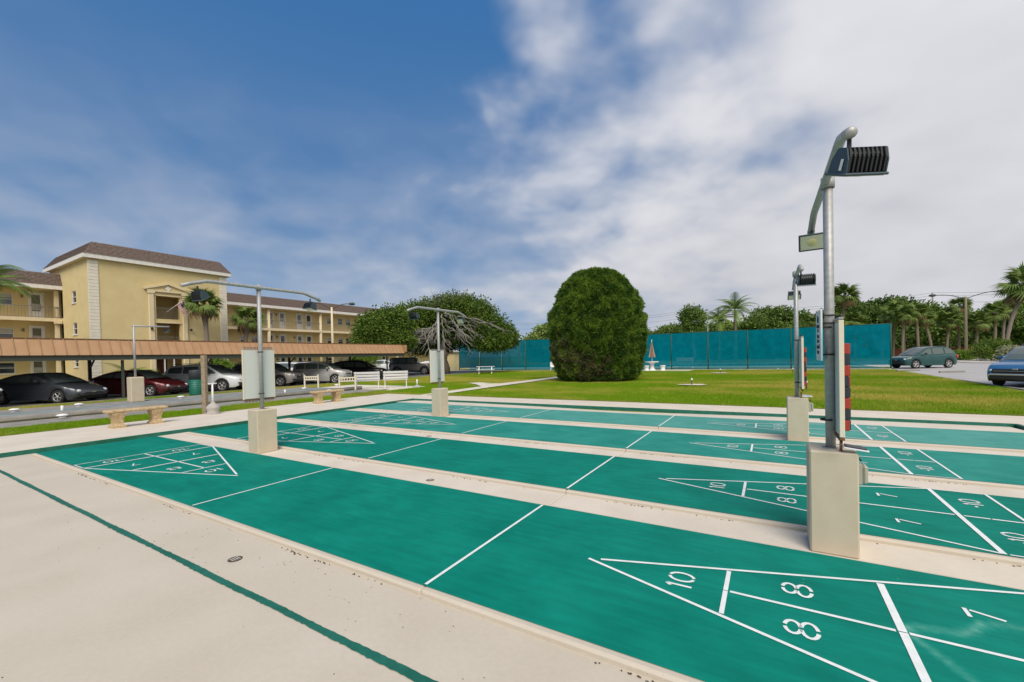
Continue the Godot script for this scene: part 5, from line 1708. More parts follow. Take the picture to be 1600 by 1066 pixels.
	# wheels
	for w in wx:
		for s in [-1.0, 1.0]:
			var bs := Basis(Vector3.RIGHT, s * PI / 2)
			var cw := Vector3(w, r, (hw - 0.125) * s)
			var ty := MB.new(true)
			ty.lathe(cw, [Vector2(r * 0.62, -0.10), Vector2(r * 0.95, -0.10), Vector2(r, -0.07), Vector2(r, 0.08), Vector2(r * 0.96, 0.105), Vector2(r * 0.70, 0.11), Vector2(r * 0.67, 0.085), Vector2(0.0, 0.03)], 26, bs)
			var tyo := obj("wheel", ty, M.tyre, t)
			var ri := MB.new(true)
			ri.lathe(cw, [Vector2(r * 0.67, 0.088), Vector2(r * 0.64, 0.10), Vector2(r * 0.59, 0.088), Vector2(r * 0.59, 0.06)], 26, bs)
			ri.lathe(cw, [Vector2(r * 0.16, 0.07), Vector2(r * 0.15, 0.095), Vector2(0, 0.10)], 12, bs)
			obj("rim", ri, M.rim, tyo)
			var sp := MB.new()
			var ns: int = d.get("spokes", 5)
			for k in ns:
				var an := TAU * k / ns + 0.3
				var dir := bs * Vector3(cos(an), 0, sin(an))
				var up := bs * Vector3(0, 1, 0)
				sp.box(cw + dir * r * 0.36 + up * 0.078, Vector3(r * 0.50, 0.02, r * 0.15), 0.004, Basis(dir, up, dir.cross(up)))
			obj("spokes", sp, M.rim, tyo)
	return t

func make_cars():
	var sedan := {"L": 4.53, "W": 1.78, "wb": 2.70, "off": 0.02, "r": 0.315, "clear": 0.17, "kind": "car",
		"deck": [[-2.27, 0.86], [-1.95, 1.02], [-1.2, 1.0], [0.0, 0.95], [1.0, 0.94], [1.55, 0.84], [2.05, 0.70], [2.27, 0.56]],
		"roof": [[-1.95, 1.02], [-1.35, 1.25], [-0.75, 1.40], [-0.15, 1.44], [0.25, 1.40], [0.80, 1.16], [1.22, 0.93]],
		"panes": [[-1.42, -0.72], [-0.64, -0.02], [0.06, 0.86]], "ws": [0.22, 1.16], "rg": [-1.88, -0.95], "seams": [-0.95, 0.02, 0.98], "hl_drop": 0.10, "grille_h": 0.07, "roofw": 0.66}
	var wagon := {"L": 4.86, "W": 1.86, "wb": 2.74, "off": 0.03, "r": 0.35, "clear": 0.24, "kind": "car",
		"deck": [[-2.43, 1.06], [-2.2, 1.10], [-1.0, 1.07], [0.5, 1.02], [1.15, 1.02], [1.8, 0.96], [2.25, 0.86], [2.43, 0.72]],
		"roof": [[-2.30, 1.10], [-2.05, 1.46], [-1.85, 1.60], [-0.9, 1.66], [0.0, 1.65], [0.42, 1.58], [0.95, 1.26], [1.35, 1.02]],
		"panes": [[-1.95, -1.12], [-1.04, -0.12], [-0.04, 0.98]], "ws": [0.38, 1.28], "rg": [-2.26, -1.92], "seams": [-1.08, -0.06, 0.98], "clad": true, "rack": true, "grille_h": 0.17, "roofw": 0.72, "mirror": M.trim_black}
	var boxy := {"L": 4.14, "W": 1.80, "wb": 2.57, "off": 0.02, "r": 0.335, "clear": 0.19, "kind": "car",
		"deck": [[-2.07, 1.05], [-1.9, 1.08], [-0.5, 1.06], [0.7, 1.03], [1.2, 1.03], [1.75, 0.97], [1.98, 0.86], [2.07, 0.72]],
		"roof": [[-1.98, 1.08], [-1.86, 1.48], [-1.72, 1.58], [-0.8, 1.62], [0.15, 1.60], [0.55, 1.50], [0.95, 1.24], [1.22, 1.03]],
		"panes": [[-1.68, -1.02], [-0.94, -0.02], [0.06, 0.92]], "ws": [0.50, 1.17], "rg": [-1.94, -1.80], "seams": [-0.98, 0.02, 0.96], "rack": true, "grille_h": 0.08, "roofw": 0.76, "hl_h": 0.17}
	var suv := {"L": 4.65, "W": 1.86, "wb": 2.74, "off": 0.02, "r": 0.36, "clear": 0.22, "kind": "car",
		"deck": [[-2.32, 1.04], [-2.1, 1.10], [-0.8, 1.08], [0.6, 1.05], [1.15, 1.05], [1.85, 0.98], [2.2, 0.88], [2.32, 0.74]],
		"roof": [[-2.22, 1.10], [-2.0, 1.45], [-1.75, 1.60], [-0.8, 1.69], [0.05, 1.68], [0.45, 1.60], [0.95, 1.30], [1.32, 1.05]],
		"panes": [[-1.82, -1.10], [-1.0, -0.10], [0.0, 0.98]], "ws": [0.42, 1.26], "rg": [-2.17, -1.85], "seams": [-1.04, -0.04, 0.98], "clad": true, "rack": true, "grille_h": 0.22, "roofw": 0.74}
	var jeep := {"L": 4.55, "W": 1.88, "wb": 2.95, "off": 0.12, "r": 0.41, "clear": 0.30, "kind": "car",
		"deck": [[-2.27, 1.20], [-2.1, 1.22], [0.0, 1.20], [1.0, 1.20], [1.6, 1.17], [2.15, 1.13], [2.27, 0.95]],
		"roof": [[-2.24, 1.20], [-2.16, 1.78], [-2.0, 1.86], [-0.8, 1.88], [0.25, 1.87], [0.45, 1.82], [0.62, 1.55], [0.80, 1.20]],
		"panes": [[-2.02, -1.28], [-1.16, -0.42], [-0.32, 0.48]], "ws": [0.42, 0.78], "rg": [-2.22, -2.12], "seams": [-1.22, -0.37, 0.62], "clad": true, "spare": true, "grille_h": 0.24, "roofw": 0.80}
	var ml := {"L": 4.59, "W": 1.84, "wb": 2.82, "off": 0.05, "r": 0.36, "clear": 0.24, "kind": "car",
		"deck": [[-2.29, 1.05], [-2.1, 1.10], [-0.6, 1.10], [0.8, 1.06], [1.2, 1.05], [1.8, 0.98], [2.15, 0.88], [2.29, 0.72]],
		"roof": [[-2.12, 1.10], [-1.75, 1.55], [-1.45, 1.70], [-0.5, 1.75], [0.1, 1.72], [0.45, 1.62], [0.95, 1.30], [1.30, 1.06]],
		"panes": [[-1.82, -1.12], [-0.98, -0.06], [0.06, 0.98]], "ws": [0.42, 1.24], "rg": [-2.06, -1.60], "seams": [-1.05, 0.0, 0.98], "rack": true, "grille_h": 0.2, "roofw": 0.74}
	var hd := 0.524
	var y := -0.066
	var place := func(fwx: float, fwz: float, d: Dictionary) -> Vector3:
		# the car's middle from where its front right tyre stands
		var f := Vector3(cos(hd), 0, -sin(hd))
		var s := Vector3(sin(hd), 0, cos(hd))
		return Vector3(fwx, y, fwz) - f * (d.wb / 2 + d.get("off", 0.0)) - s * (d.W / 2 - 0.12)
	car("parked_car", "black car with chrome front parked beside the dark grey sedan", place.call(-24.3, 0.55, suv), hd, car_paint(lin(0.012, 0.013, 0.016)), suv)
	car("parked_car", "dark grey sedan with slanting silver headlights nosing out of the carport", place.call(-24.45, -2.95, sedan), hd, car_paint(lin(0.055, 0.062, 0.075), 0.4), sedan)
	car("parked_car", "dark red sedan behind the lamp pillar of the old courts", place.call(-24.55, -6.45, sedan), hd, car_paint(lin(0.085, 0.006, 0.009), 0.4), sedan)
	car("parked_car", "white wagon with black wheel arch cladding behind the green bin", place.call(-24.5, -9.95, wagon), hd, car_paint(lin(0.62, 0.64, 0.66), 0.0), wagon)
	car("parked_car", "dull champagne car half hidden behind the scoreboard back", place.call(-25.3, -14.0, suv), hd, car_paint(lin(0.27, 0.25, 0.23), 0.4), suv)
	car("parked_car", "silver boxy hatchback behind the cream cue rack", place.call(-24.25, -17.6, boxy), hd, car_paint(lin(0.47, 0.465, 0.45), 0.3), boxy)
	car("parked_car", "black sport utility car behind the white slatted benches", place.call(-25.6, -22.2, suv), hd, car_paint(lin(0.016, 0.016, 0.017)), suv)
	car("parked_car", "grey squarish off road car with black hardtop near the tree trunk", Vector3(-29.9, y, -31.5), hd, car_paint(lin(0.20, 0.20, 0.19), 0.2), jeep.merged({"top_paint": M.trim_black}))
	car("parked_car", "pale blue white small car showing its front beyond the tree trunk", Vector3(-33.6, y, -39.0), hd, car_paint(lin(0.60, 0.66, 0.70), 0.1), sedan)
	var g2 := "cars in the lot behind the carport"
	car("parked_car", "white sport utility car behind the carport and the boxy hatchback", Vector3(-36.0, y, -20.5), hd + PI, car_paint(lin(0.62, 0.64, 0.66), 0.0), suv, g2)
	car("parked_car", "white car roof showing behind the silver boxy hatchback", Vector3(-36.5, y, -24.5), hd, car_paint(lin(0.62, 0.62, 0.60), 0.0), wagon, g2)
	car("parked_car", "bright blue car behind the black sport utility car", Vector3(-40.0, y, -29.5), hd, car_paint(lin(0.02, 0.12, 0.34), 0.2), sedan, g2)
	car("parked_car", "white car in the far lot before the long flats", Vector3(-42.0, y, -39.0), hd, car_paint(lin(0.62, 0.64, 0.66), 0.0), suv, g2)
	car("parked_car", "dark grey low car under the carport behind the white wagon", Vector3(-33.6, y, -13.6), hd, car_paint(lin(0.06, 0.06, 0.07), 0.3), sedan, g2)
	car("sport_utility_car", "green sport utility car parked past the end of the teal fence", Vector3(14.75, y, -44.7), PI + 0.6, car_paint(lin(0.001, 0.055, 0.052), 0.0), ml, "")
	var blz := suv.merged({"L": 4.86, "W": 1.95, "grille_h": 0.30, "grille_w": 1.35, "hl_h": 0.10, "hl_drop": 0.10, "chrome_fog": true, "grille_up": 0.13, "bar": true}, true)
	car("sport_utility_car", "bright blue sport utility car with black grille facing the lawn edge", Vector3(13.85, y, -23.7), -2.25, car_paint(lin(0.012, 0.13, 0.30), 0.35), blz, "")

# ---------------------------------------------------------------- plants
func leaf_clump(sd: int, count: int, radius: float, length: float, width: float, m: Material, up := 0.0) -> ArrayMesh:
	var r := RandomNumberGenerator.new()
	r.seed = sd
	var st := SurfaceTool.new()
	st.begin(Mesh.PRIMITIVE_TRIANGLES)
	for i in count:
		var dir := Vector3(r.randfn(0, 1), r.randfn(0, 1) + up, r.randfn(0, 1)).normalized()
		var p := dir * radius * pow(r.randf(), 0.5)
		var ax := (dir + Vector3(r.randfn(0, 0.6), r.randfn(0, 0.6), r.randfn(0, 0.6))).normalized()
		var sd_ := ax.cross(Vector3(r.randfn(0, 1), r.randfn(0, 1), r.randfn(0, 1))).normalized()
		var nn := ax.cross(sd_)
		var l := length * r.randf_range(0.7, 1.3)
		var w := width * r.randf_range(0.7, 1.3)
		var g := r.randf_range(0.65, 1.3)
		st.set_color(Color(g * r.randf_range(0.85, 1.2), g, g * r.randf_range(0.8, 1.1)))
		var a := p
		var b := p + ax * l * 0.5 + sd_ * w * 0.5 + nn * l * 0.06
		var c := p + ax * l
		var d := p + ax * l * 0.5 - sd_ * w * 0.5 + nn * l * 0.06
		st.add_vertex(a); st.add_vertex(c); st.add_vertex(b)
		st.add_vertex(a); st.add_vertex(d); st.add_vertex(c)
	var me := st.commit()
	me.surface_set_material(0, m)
	return me

var clumps := {}

func blobs_crown(called: String, parent: Node, meshes: Array, blobs: Array, c0: Color, c1: Color, sc0 := 0.7, sc1 := 1.3):
	# blobs: [centre, radii, count]; leaves sit in the outer shell of each
	var xf := []
	var cols := []
	for bl in blobs:
		for i in int(bl[2]):
			var d := Vector3(rng.randfn(0, 1), rng.randfn(0, 1), rng.randfn(0, 1)).normalized()
			var k := rng.randf_range(0.55, 1.06)
			var p: Vector3 = bl[0] + d * bl[1] * k
			xf.append(Transform3D(Basis(Vector3(rng.randfn(0, 1), rng.randfn(0, 1), rng.randfn(0, 1)).normalized(), rng.randf() * TAU).scaled(Vector3.ONE * rng.randf_range(sc0, sc1)), p))
			cols.append(c0.lerp(c1, rng.randf()) * rng.randf_range(0.8, 1.2))
	var n := meshes.size()
	for k in n:
		var a := []
		var b := []
		for i in range(k, xf.size(), n):
			a.append(xf[i]); b.append(cols[i])
		var o := scatter(called, meshes[k], a, b, parent)
		o.set_meta("kind", "stuff")

func limb_path(a: Vector3, b: Vector3, sag: float, n := 6, jit := 0.1) -> Array:
	var pts := []
	for i in n + 1:
		var u := i / float(n)
		var p := a.lerp(b, u) + Vector3(0, sag * 4 * u * (1 - u), 0)
		if i > 0 and i < n: p += Vector3(rng.randfn(0, jit), rng.randfn(0, jit), rng.randfn(0, jit))
		pts.append(p)
	return pts

func taper(r0: float, r1: float, n: int) -> Array:
	var a := []
	for i in n: a.append(lerpf(r0, r1, i / float(n - 1)))
	return a

func broad_tree(called: String, label: String, at: Vector3, h: float, w: float, cnt: int, c0: Color, c1: Color, flat := 0.5, group := "trees beyond the lawn"):
	var t := thing(called, label, "tree", at, rng.randf() * TAU, group)
	var tr := MB.new(true)
	tr.tube(limb_path(Vector3.ZERO, Vector3(rng.randfn(0, 0.3), h * 0.5, rng.randfn(0, 0.3)), 0.0, 5, 0.12), taper(h * 0.035, h * 0.022, 6), 8)
	obj("trunk", tr, M.bark, t)
	var blobs := []
	var nb := 9
	for i in nb:
		var a := TAU * i / nb + rng.randf_range(-0.3, 0.3)
		var rr := w * 0.5 * rng.randf_range(0.35, 0.72)
		var c := Vector3(cos(a) * rr, h * rng.randf_range(1.0 - flat, 0.80) + (0.06 * h if i % 3 == 0 else 0.0), sin(a) * rr)
		blobs.append([c, Vector3(w * rng.randf_range(0.17, 0.26), h * rng.randf_range(0.10, 0.16), w * rng.randf_range(0.17, 0.26)), cnt / (nb + 2)])
		var lm := MB.new(true)
		lm.tube(limb_path(Vector3(0, h * 0.42, 0), c - Vector3(0, h * 0.05, 0), h * 0.03, 5, 0.15), taper(h * 0.018, h * 0.005, 6), 6)
		obj("limb", lm, M.bark, t)
	blobs.append([Vector3(0, h * 0.86, 0), Vector3(w * 0.26, h * 0.13, w * 0.26), cnt / (nb + 2) * 2])
	blobs_crown("crown", t, clumps.far, blobs, c0, c1, 0.8, 1.5)

func fan_leaf(sd: int, droop: float) -> ArrayMesh:
	var r := RandomNumberGenerator.new()
	r.seed = sd
	var st := SurfaceTool.new()
	st.begin(Mesh.PRIMITIVE_TRIANGLES)
	var stem := 0.85
	var put3 := func(a: Vector3, b: Vector3, c: Vector3, col: Color):
		st.set_color(col)
		st.add_vertex(a); st.add_vertex(c); st.add_vertex(b)
	put3.call(Vector3(0, 0, -0.03), Vector3(0, 0, 0.03), Vector3(stem, -0.02, 0.0), Color(0.9, 0.9, 0.7))
	for i in 24:
		var a := lerpf(-2.1, 2.1, i / 23.0)
		var l := lerpf(1.0, 0.62, pow(absf(a) / 2.1, 1.5)) * r.randf_range(0.88, 1.1)
		var o := Vector3(stem, 0, 0)
		var d := Vector3(cos(a), 0, sin(a))
		var mid := o + d * l * 0.55 + Vector3(0, -0.05 - droop * 0.1 + 0.06 * cos(a), 0)
		var tip := o + d * l + Vector3(0, -0.22 - droop * r.randf_range(0.25, 0.6), 0)
		var s := d.cross(Vector3.UP) * 0.055
		var g := r.randf_range(0.75, 1.2)
		var col := Color(g * 1.05, g, g * 0.9)
		put3.call(o, mid - s, mid + s, col)
		put3.call(mid - s, tip, mid + s, col)
	var me := st.commit()
	me.surface_set_material(0, M.frond)
	return me

func plume_leaf(sd: int, l: float) -> ArrayMesh:
	var r := RandomNumberGenerator.new()
	r.seed = sd
	var st := SurfaceTool.new()
	st.begin(Mesh.PRIMITIVE_TRIANGLES)
	var at := func(u: float) -> Vector3: return Vector3(l * u * (1.0 - 0.18 * u * u), l * (0.42 * u - 0.78 * u * u), 0)
	for i in 34:
		var u := 0.12 + 0.88 * i / 33.0
		var p: Vector3 = at.call(u)
		var q: Vector3 = at.call(u + 0.02)
		var t := (q - p).normalized()
		for s in [-1.0, 1.0]:
			var ll := l * 0.24 * sin(PI * (0.15 + 0.8 * u)) * r.randf_range(0.85, 1.15)
			var d := (Vector3(0, 0, s) * 0.85 + t * 0.55 + Vector3(0, -0.28, 0)).normalized()
			var tip := p + d * ll + Vector3(0, -0.12 * ll, 0)
			var g := r.randf_range(0.75, 1.25)
			st.set_color(Color(g * 1.05, g, g * 0.85))
			st.add_vertex(p - t * 0.022 * l * 0.5); st.add_vertex(tip); st.add_vertex(p + t * 0.022 * l * 0.5)
	for i in 8:
		var p: Vector3 = at.call(i / 8.0)
		var q: Vector3 = at.call((i + 1) / 8.0)
		st.set_color(Color(1.3, 1.2, 0.8))
		st.add_vertex(p + Vector3(0, 0, 0.02)); st.add_vertex(q); st.add_vertex(p - Vector3(0, 0, 0.02))
	var me := st.commit()
	me.surface_set_material(0, M.frond)
	return me

func tinted(src: ArrayMesh, c: Color) -> ArrayMesh:
	# the same leaf in another green
	var arr := src.surface_get_arrays(0)
	var cols: PackedColorArray = arr[Mesh.ARRAY_COLOR]
	for i in cols.size(): cols[i] = Color(cols[i].r * c.r, cols[i].g * c.g, cols[i].b * c.b)
	arr[Mesh.ARRAY_COLOR] = cols
	var me := ArrayMesh.new()
	me.add_surface_from_arrays(Mesh.PRIMITIVE_TRIANGLES, arr)
	me.surface_set_material(0, M.frond)
	return me

var fan := []
var fan_dry := []
var plume := []

func fan_palm(label: String, at: Vector3, h: float, s: float, lean := Vector3.ZERO, group := "cabbage palms", n := 34):
	var t := thing("fan_palm", label, "palm", at, 0.0, group)
	var top := Vector3(lean.x, h, lean.z)
	var tr := MB.new(true)
	var pts := []
	for i in 13:
		var u := i / 12.0
		pts.append(Vector3(lean.x * u * u, h * u, lean.z * u * u))
	var rad := []
	for i in 13: rad.append(0.19 + 0.02 * (i % 2) + (0.10 if i > 9 else 0.0))
	tr.tube(pts, rad, 10)
	obj("trunk", tr, M.palm_bark, t)
	for i in n:
		var u := i / float(n)
		var el := lerpf(1.35, -0.75, pow(u, 0.85)) + rng.randfn(0, 0.12)
		var az := i * 2.399 + rng.randfn(0, 0.2)
		var dry: bool = u > 0.86
		var o := put("frond", (fan_dry if dry else fan)[i % 3], t, top + Vector3(0, 0.05, 0))
		o.transform.basis = (Basis(Vector3.UP, az) * Basis(Vector3(0, 0, 1), el) * Basis(Vector3.RIGHT, rng.randfn(0, 0.3))).scaled_local(Vector3.ONE * s * rng.randf_range(0.85, 1.1))
	return t

func plume_palm(called: String, label: String, at: Vector3, h: float, s: float, n := 18, group := ""):
	var t := thing(called, label, "palm", at, 0.0, group)
	if h > 0.6:
		var tr := MB.new(true)
		tr.tube([Vector3.ZERO, Vector3(0.05, h * 0.5, 0), Vector3(0, h, 0)], [0.24, 0.19, 0.17], 10)
		obj("trunk", tr, M.palm_bark, t)
	for i in n:
		var o := put("frond", plume[i % 3], t, Vector3(0, h, 0) + (Vector3.ZERO if h > 0.6 else Vector3(rng.randfn(0, 0.25), 0, rng.randfn(0, 0.25))))
		o.transform.basis = (Basis(Vector3.UP, i * 2.399) * Basis(Vector3(0, 0, 1), lerpf(1.1, -0.25, i / float(n)) + rng.randfn(0, 0.1))).scaled_local(Vector3.ONE * s * rng.randf_range(0.8, 1.15))
	return t

func shrub(called: String, label: String, at: Vector3, rad: Vector3, cnt: int, c0: Color, c1: Color, group := "shrubs"):
	var t := thing(called, label, "shrub", at, 0.0, group)
	var st := MB.new(true)
	for k in 4: st.tube([Vector3(0, 0, 0), Vector3(rng.randfn(0, 0.3) * rad.x, rad.y * 0.9, rng.randfn(0, 0.3) * rad.z)], [0.04, 0.015], 5)
	obj("stem", st, M.bark, t)
	var blobs := [[Vector3(0, rad.y * 0.9, 0), rad * Vector3(1, 0.9, 1), cnt]]
	for k in 4: blobs.append([Vector3(rng.randf_range(-0.5, 0.5) * rad.x, rad.y * rng.randf_range(0.8, 1.4), rng.randf_range(-0.5, 0.5) * rad.z), rad * 0.5, cnt / 6])
	blobs_crown("foliage", t, clumps.near, blobs, c0, c1, 0.5, 0.9)

func clipped_bush():
	var t := thing("clipped_bush", "tall dome shaped clipped evergreen bush standing on the lawn", "bush", Vector3(-5.86, -0.07, -24.0))
	var prof := [Vector2(1.9, 0.0), Vector2(2.42, 0.29), Vector2(2.64, 0.76), Vector2(2.8, 1.55), Vector2(2.9, 2.33), Vector2(2.97, 3.1), Vector2(2.96, 3.9), Vector2(2.78, 4.69), Vector2(2.42, 5.48), Vector2(1.98, 6.27), Vector2(1.15, 6.98), Vector2(0.45, 7.2), Vector2(0.0, 7.26)]
	var tr := MB.new(true)
	for k in 7: tr.tube([Vector3(rng.randfn(0, 0.25), 0, rng.randfn(0, 0.25)), Vector3(rng.randfn(0, 1.0), 3.5, rng.randfn(0, 1.0)), Vector3(rng.randfn(0, 0.8), 6.4, rng.randfn(0, 0.8))], [0.11, 0.07, 0.02], 6)
	obj("stem", tr, M.bark, t)
	# solid leaf coloured core added to block light through the bush
	var core := MB.new(true)
	var cp := []
	for p in prof: cp.append(Vector2(p.x * 0.86, p.y * 0.965 + 0.1))
	core.lathe(Vector3.ZERO, cp, 28)
	mat("foliage_core", lin(0.10, 0.19, 0.025), 1.0, 0.0, 0.1)
	obj("foliage_core", core, M.foliage_core, t)
	var lump := FastNoiseLite.new()
	lump.seed = 8
	lump.frequency = 0.8
	lump.fractal_octaves = 3
	var hue := FastNoiseLite.new()
	hue.seed = 18
	hue.frequency = 1.1
	hue.fractal_octaves = 3
	var xf := [[], [], []]
	var cols := [[], [], []]
	for i in 62000:
		var s := rng.randf()
		var seg := 0
		# even cover: pick a height, favour wide rings
		var y := rng.randf() * 7.26
		if rng.randf() < 0.12: y = rng.randf_range(6.2, 7.26)
		for k in prof.size() - 1:
			if y >= prof[k].y: seg = k
		var u: float = (y - prof[seg].y) / (prof[seg + 1].y - prof[seg].y)
		var r: float = lerpf(prof[seg].x, prof[seg + 1].x, u)
		if rng.randf() > 0.3 + 0.7 * r / 2.97: continue
		var a := rng.randf() * TAU
		var dir := Vector3(cos(a), 0, sin(a))
		var rough: float = 0.17
		var lm: float = lump.get_noise_3d(dir.x * 3.0 * 1.6, y * 1.6, dir.z * 3.0 * 1.6)
		if lm < -0.42 and rng.randf() < 0.8: continue
		var rr := r + lm * rough * 2.4 - absf(rng.randfn(0, 0.09)) + (rng.randf_range(0.04, 0.20) if rng.randf() < 0.03 else 0.0)
		var p := dir * rr + Vector3(0, y + lm * 0.08, 0)
		var patchy: float = hue.get_noise_3d(p.x, p.y, p.z)
		var c := Color(0.045, 0.110, 0.016).lerp(Color(0.165, 0.265, 0.03), clampf(0.42 + patchy * 1.5 + rng.randfn(0, 0.22), 0, 1))
		# two patches of dead, browned twigs
		for dead in [[Vector3(-1.15, 1.55, 2.55), 1.25], [Vector3(0.45, 0.75, 2.6), 0.9]]:
			if p.distance_to(dead[0]) * (1.0 + patchy * 1.2) + rng.randfn(0, 0.18) < dead[1] and rng.randf() < 0.36: c = Color(0.17, 0.13, 0.085)
		var out := (dir + Vector3(0, 0.35 + (y / 7.26) * 0.6, 0)).normalized()
		var x := out.cross(Vector3(rng.randfn(0, 1), rng.randfn(0, 1), rng.randfn(0, 1))).normalized()
		var k := i % 3
		xf[k].append(Transform3D(Basis(x, out, x.cross(out)).scaled_local(Vector3.ONE * rng.randf_range(0.7, 1.25)), p))
		cols[k].append(c)
	for k in 3:
		var o := scatter("foliage", clumps.spray[k], xf[k], cols[k], t)
		o.set_meta("kind", "stuff")

func spreading_tree():
	var t := thing("spreading_tree", "broad leafy tree with bare grey drooping branches on its near side", "tree", Vector3(-26.5, -0.06, -33.3))
	var R := Vector3(0.857, 0, -0.516)
	var F := Vector3(0.64, 0, 0.77)
	var tr := MB.new(true)
	tr.tube(limb_path(Vector3(0, 0, 0), Vector3(-0.4, 3.6, 0.3), 0.0, 5, 0.07), taper(0.46, 0.34, 6), 12)
	obj("trunk", tr, M.bark, t)
	# crown lobes: along the picture plane, height, towards the viewer
	var lobes := [[-6.9, 5.0, 1.5, 2.2, 1.6], [-3.4, 6.0, 0.0, 2.4, 1.6], [-4.8, 4.6, -1.0, 2.6, 1.6], [-1.4, 6.6, -0.8, 2.6, 1.7], [1.2, 7.2, 0.0, 2.5, 1.4], [3.2, 6.3, 0.3, 2.4, 1.7], [1.8, 6.0, -1.5, 3.2, 2.0], [4.2, 5.0, 0.4, 2.4, 1.7], [5.2, 4.2, 0.6, 2.0, 1.4], [6.3, 3.8, 0.3, 1.5, 1.0], [-1.2, 4.8, -2.2, 3.4, 1.8], [2.0, 4.0, -2.4, 3.4, 1.2], [-2.0, 3.2, -2.8, 3.0, 0.9], [-6.8, 4.6, 5.0, 2.0, 1.5], [-5.4, 5.2, 4.2, 2.1, 1.6], [-7.4, 3.5, 5.4, 1.4, 0.8], [-4.9, 3.5, 5.0, 1.7, 0.9], [4.9, 3.4, 1.6, 1.8, 0.9]]
	var blobs := []
	for l in lobes:
		var c: Vector3 = R * l[0] + Vector3(0, l[1], 0) + F * l[2]
		blobs.append([c, Vector3(l[3], l[4], l[3]), 430])
		var lm := MB.new(true)
		lm.tube(limb_path(Vector3(-0.3, 3.3, 0.2), c, 0.3, 6, 0.2), taper(0.17, 0.04, 7), 7)
		obj("limb", lm, M.bark, t)
	blobs_crown("crown", t, clumps.near, blobs, Color(0.05, 0.105, 0.016), Color(0.155, 0.235, 0.035), 0.75, 1.35)
	# bare branches
	for i in 17:
		var side := lerpf(-1.0, 1.0, i / 16.0) + rng.randfn(0, 0.05)
		var a := Vector3(-0.2, rng.randf_range(4.4, 6.4), 0.4) + R * side * 1.6 + F * 1.6
		var e := a + R * side * rng.randf_range(3.0, 5.6) + F * rng.randf_range(1.2, 3.0) + Vector3(0, rng.randf_range(-2.6, -0.8), 0)
		var b := MB.new(true)
		var pts := limb_path(a, e, 0.45, 8, 0.13)
		b.tube(pts, taper(0.085, 0.020, 9), 6)
		for k in 6:
			var j := 2 + rng.randi() % 6
			var p: Vector3 = pts[j]
			var q := p + (e - a).normalized() * rng.randf_range(0.5, 1.5) + Vector3(rng.randfn(0, 0.45), rng.randfn(-0.25, 0.4), rng.randfn(0, 0.45))
			var tw := limb_path(p, q, rng.randf_range(-0.05, 0.12), 4, 0.06)
			b.tube(tw, taper(0.030, 0.010, 5), 5)
			for z in 2:
				var q2 := q + Vector3(rng.randfn(0, 0.35), rng.randfn(-0.2, 0.25), rng.randfn(0, 0.35))
				b.tube(limb_path(tw[2 + z], q2, 0.02, 3, 0.03), taper(0.016, 0.007, 4), 4)
		obj("bare_branch", b, M.dead_wood, t)
	for i in 10:
		var a := R * rng.randf_range(-2.0, 2.5) + Vector3(0, rng.randf_range(6.6, 7.8), 0) + F * 1.4
		var b := MB.new(true)
		for k in 3: b.tube(limb_path(a, a + Vector3(rng.randfn(0, 0.9), rng.randf_range(0.6, 1.7), rng.randfn(0, 0.9)) + F * 0.8, 0.1, 5, 0.08), taper(0.035, 0.010, 6), 5)
		obj("bare_branch", b, M.dead_wood, t)

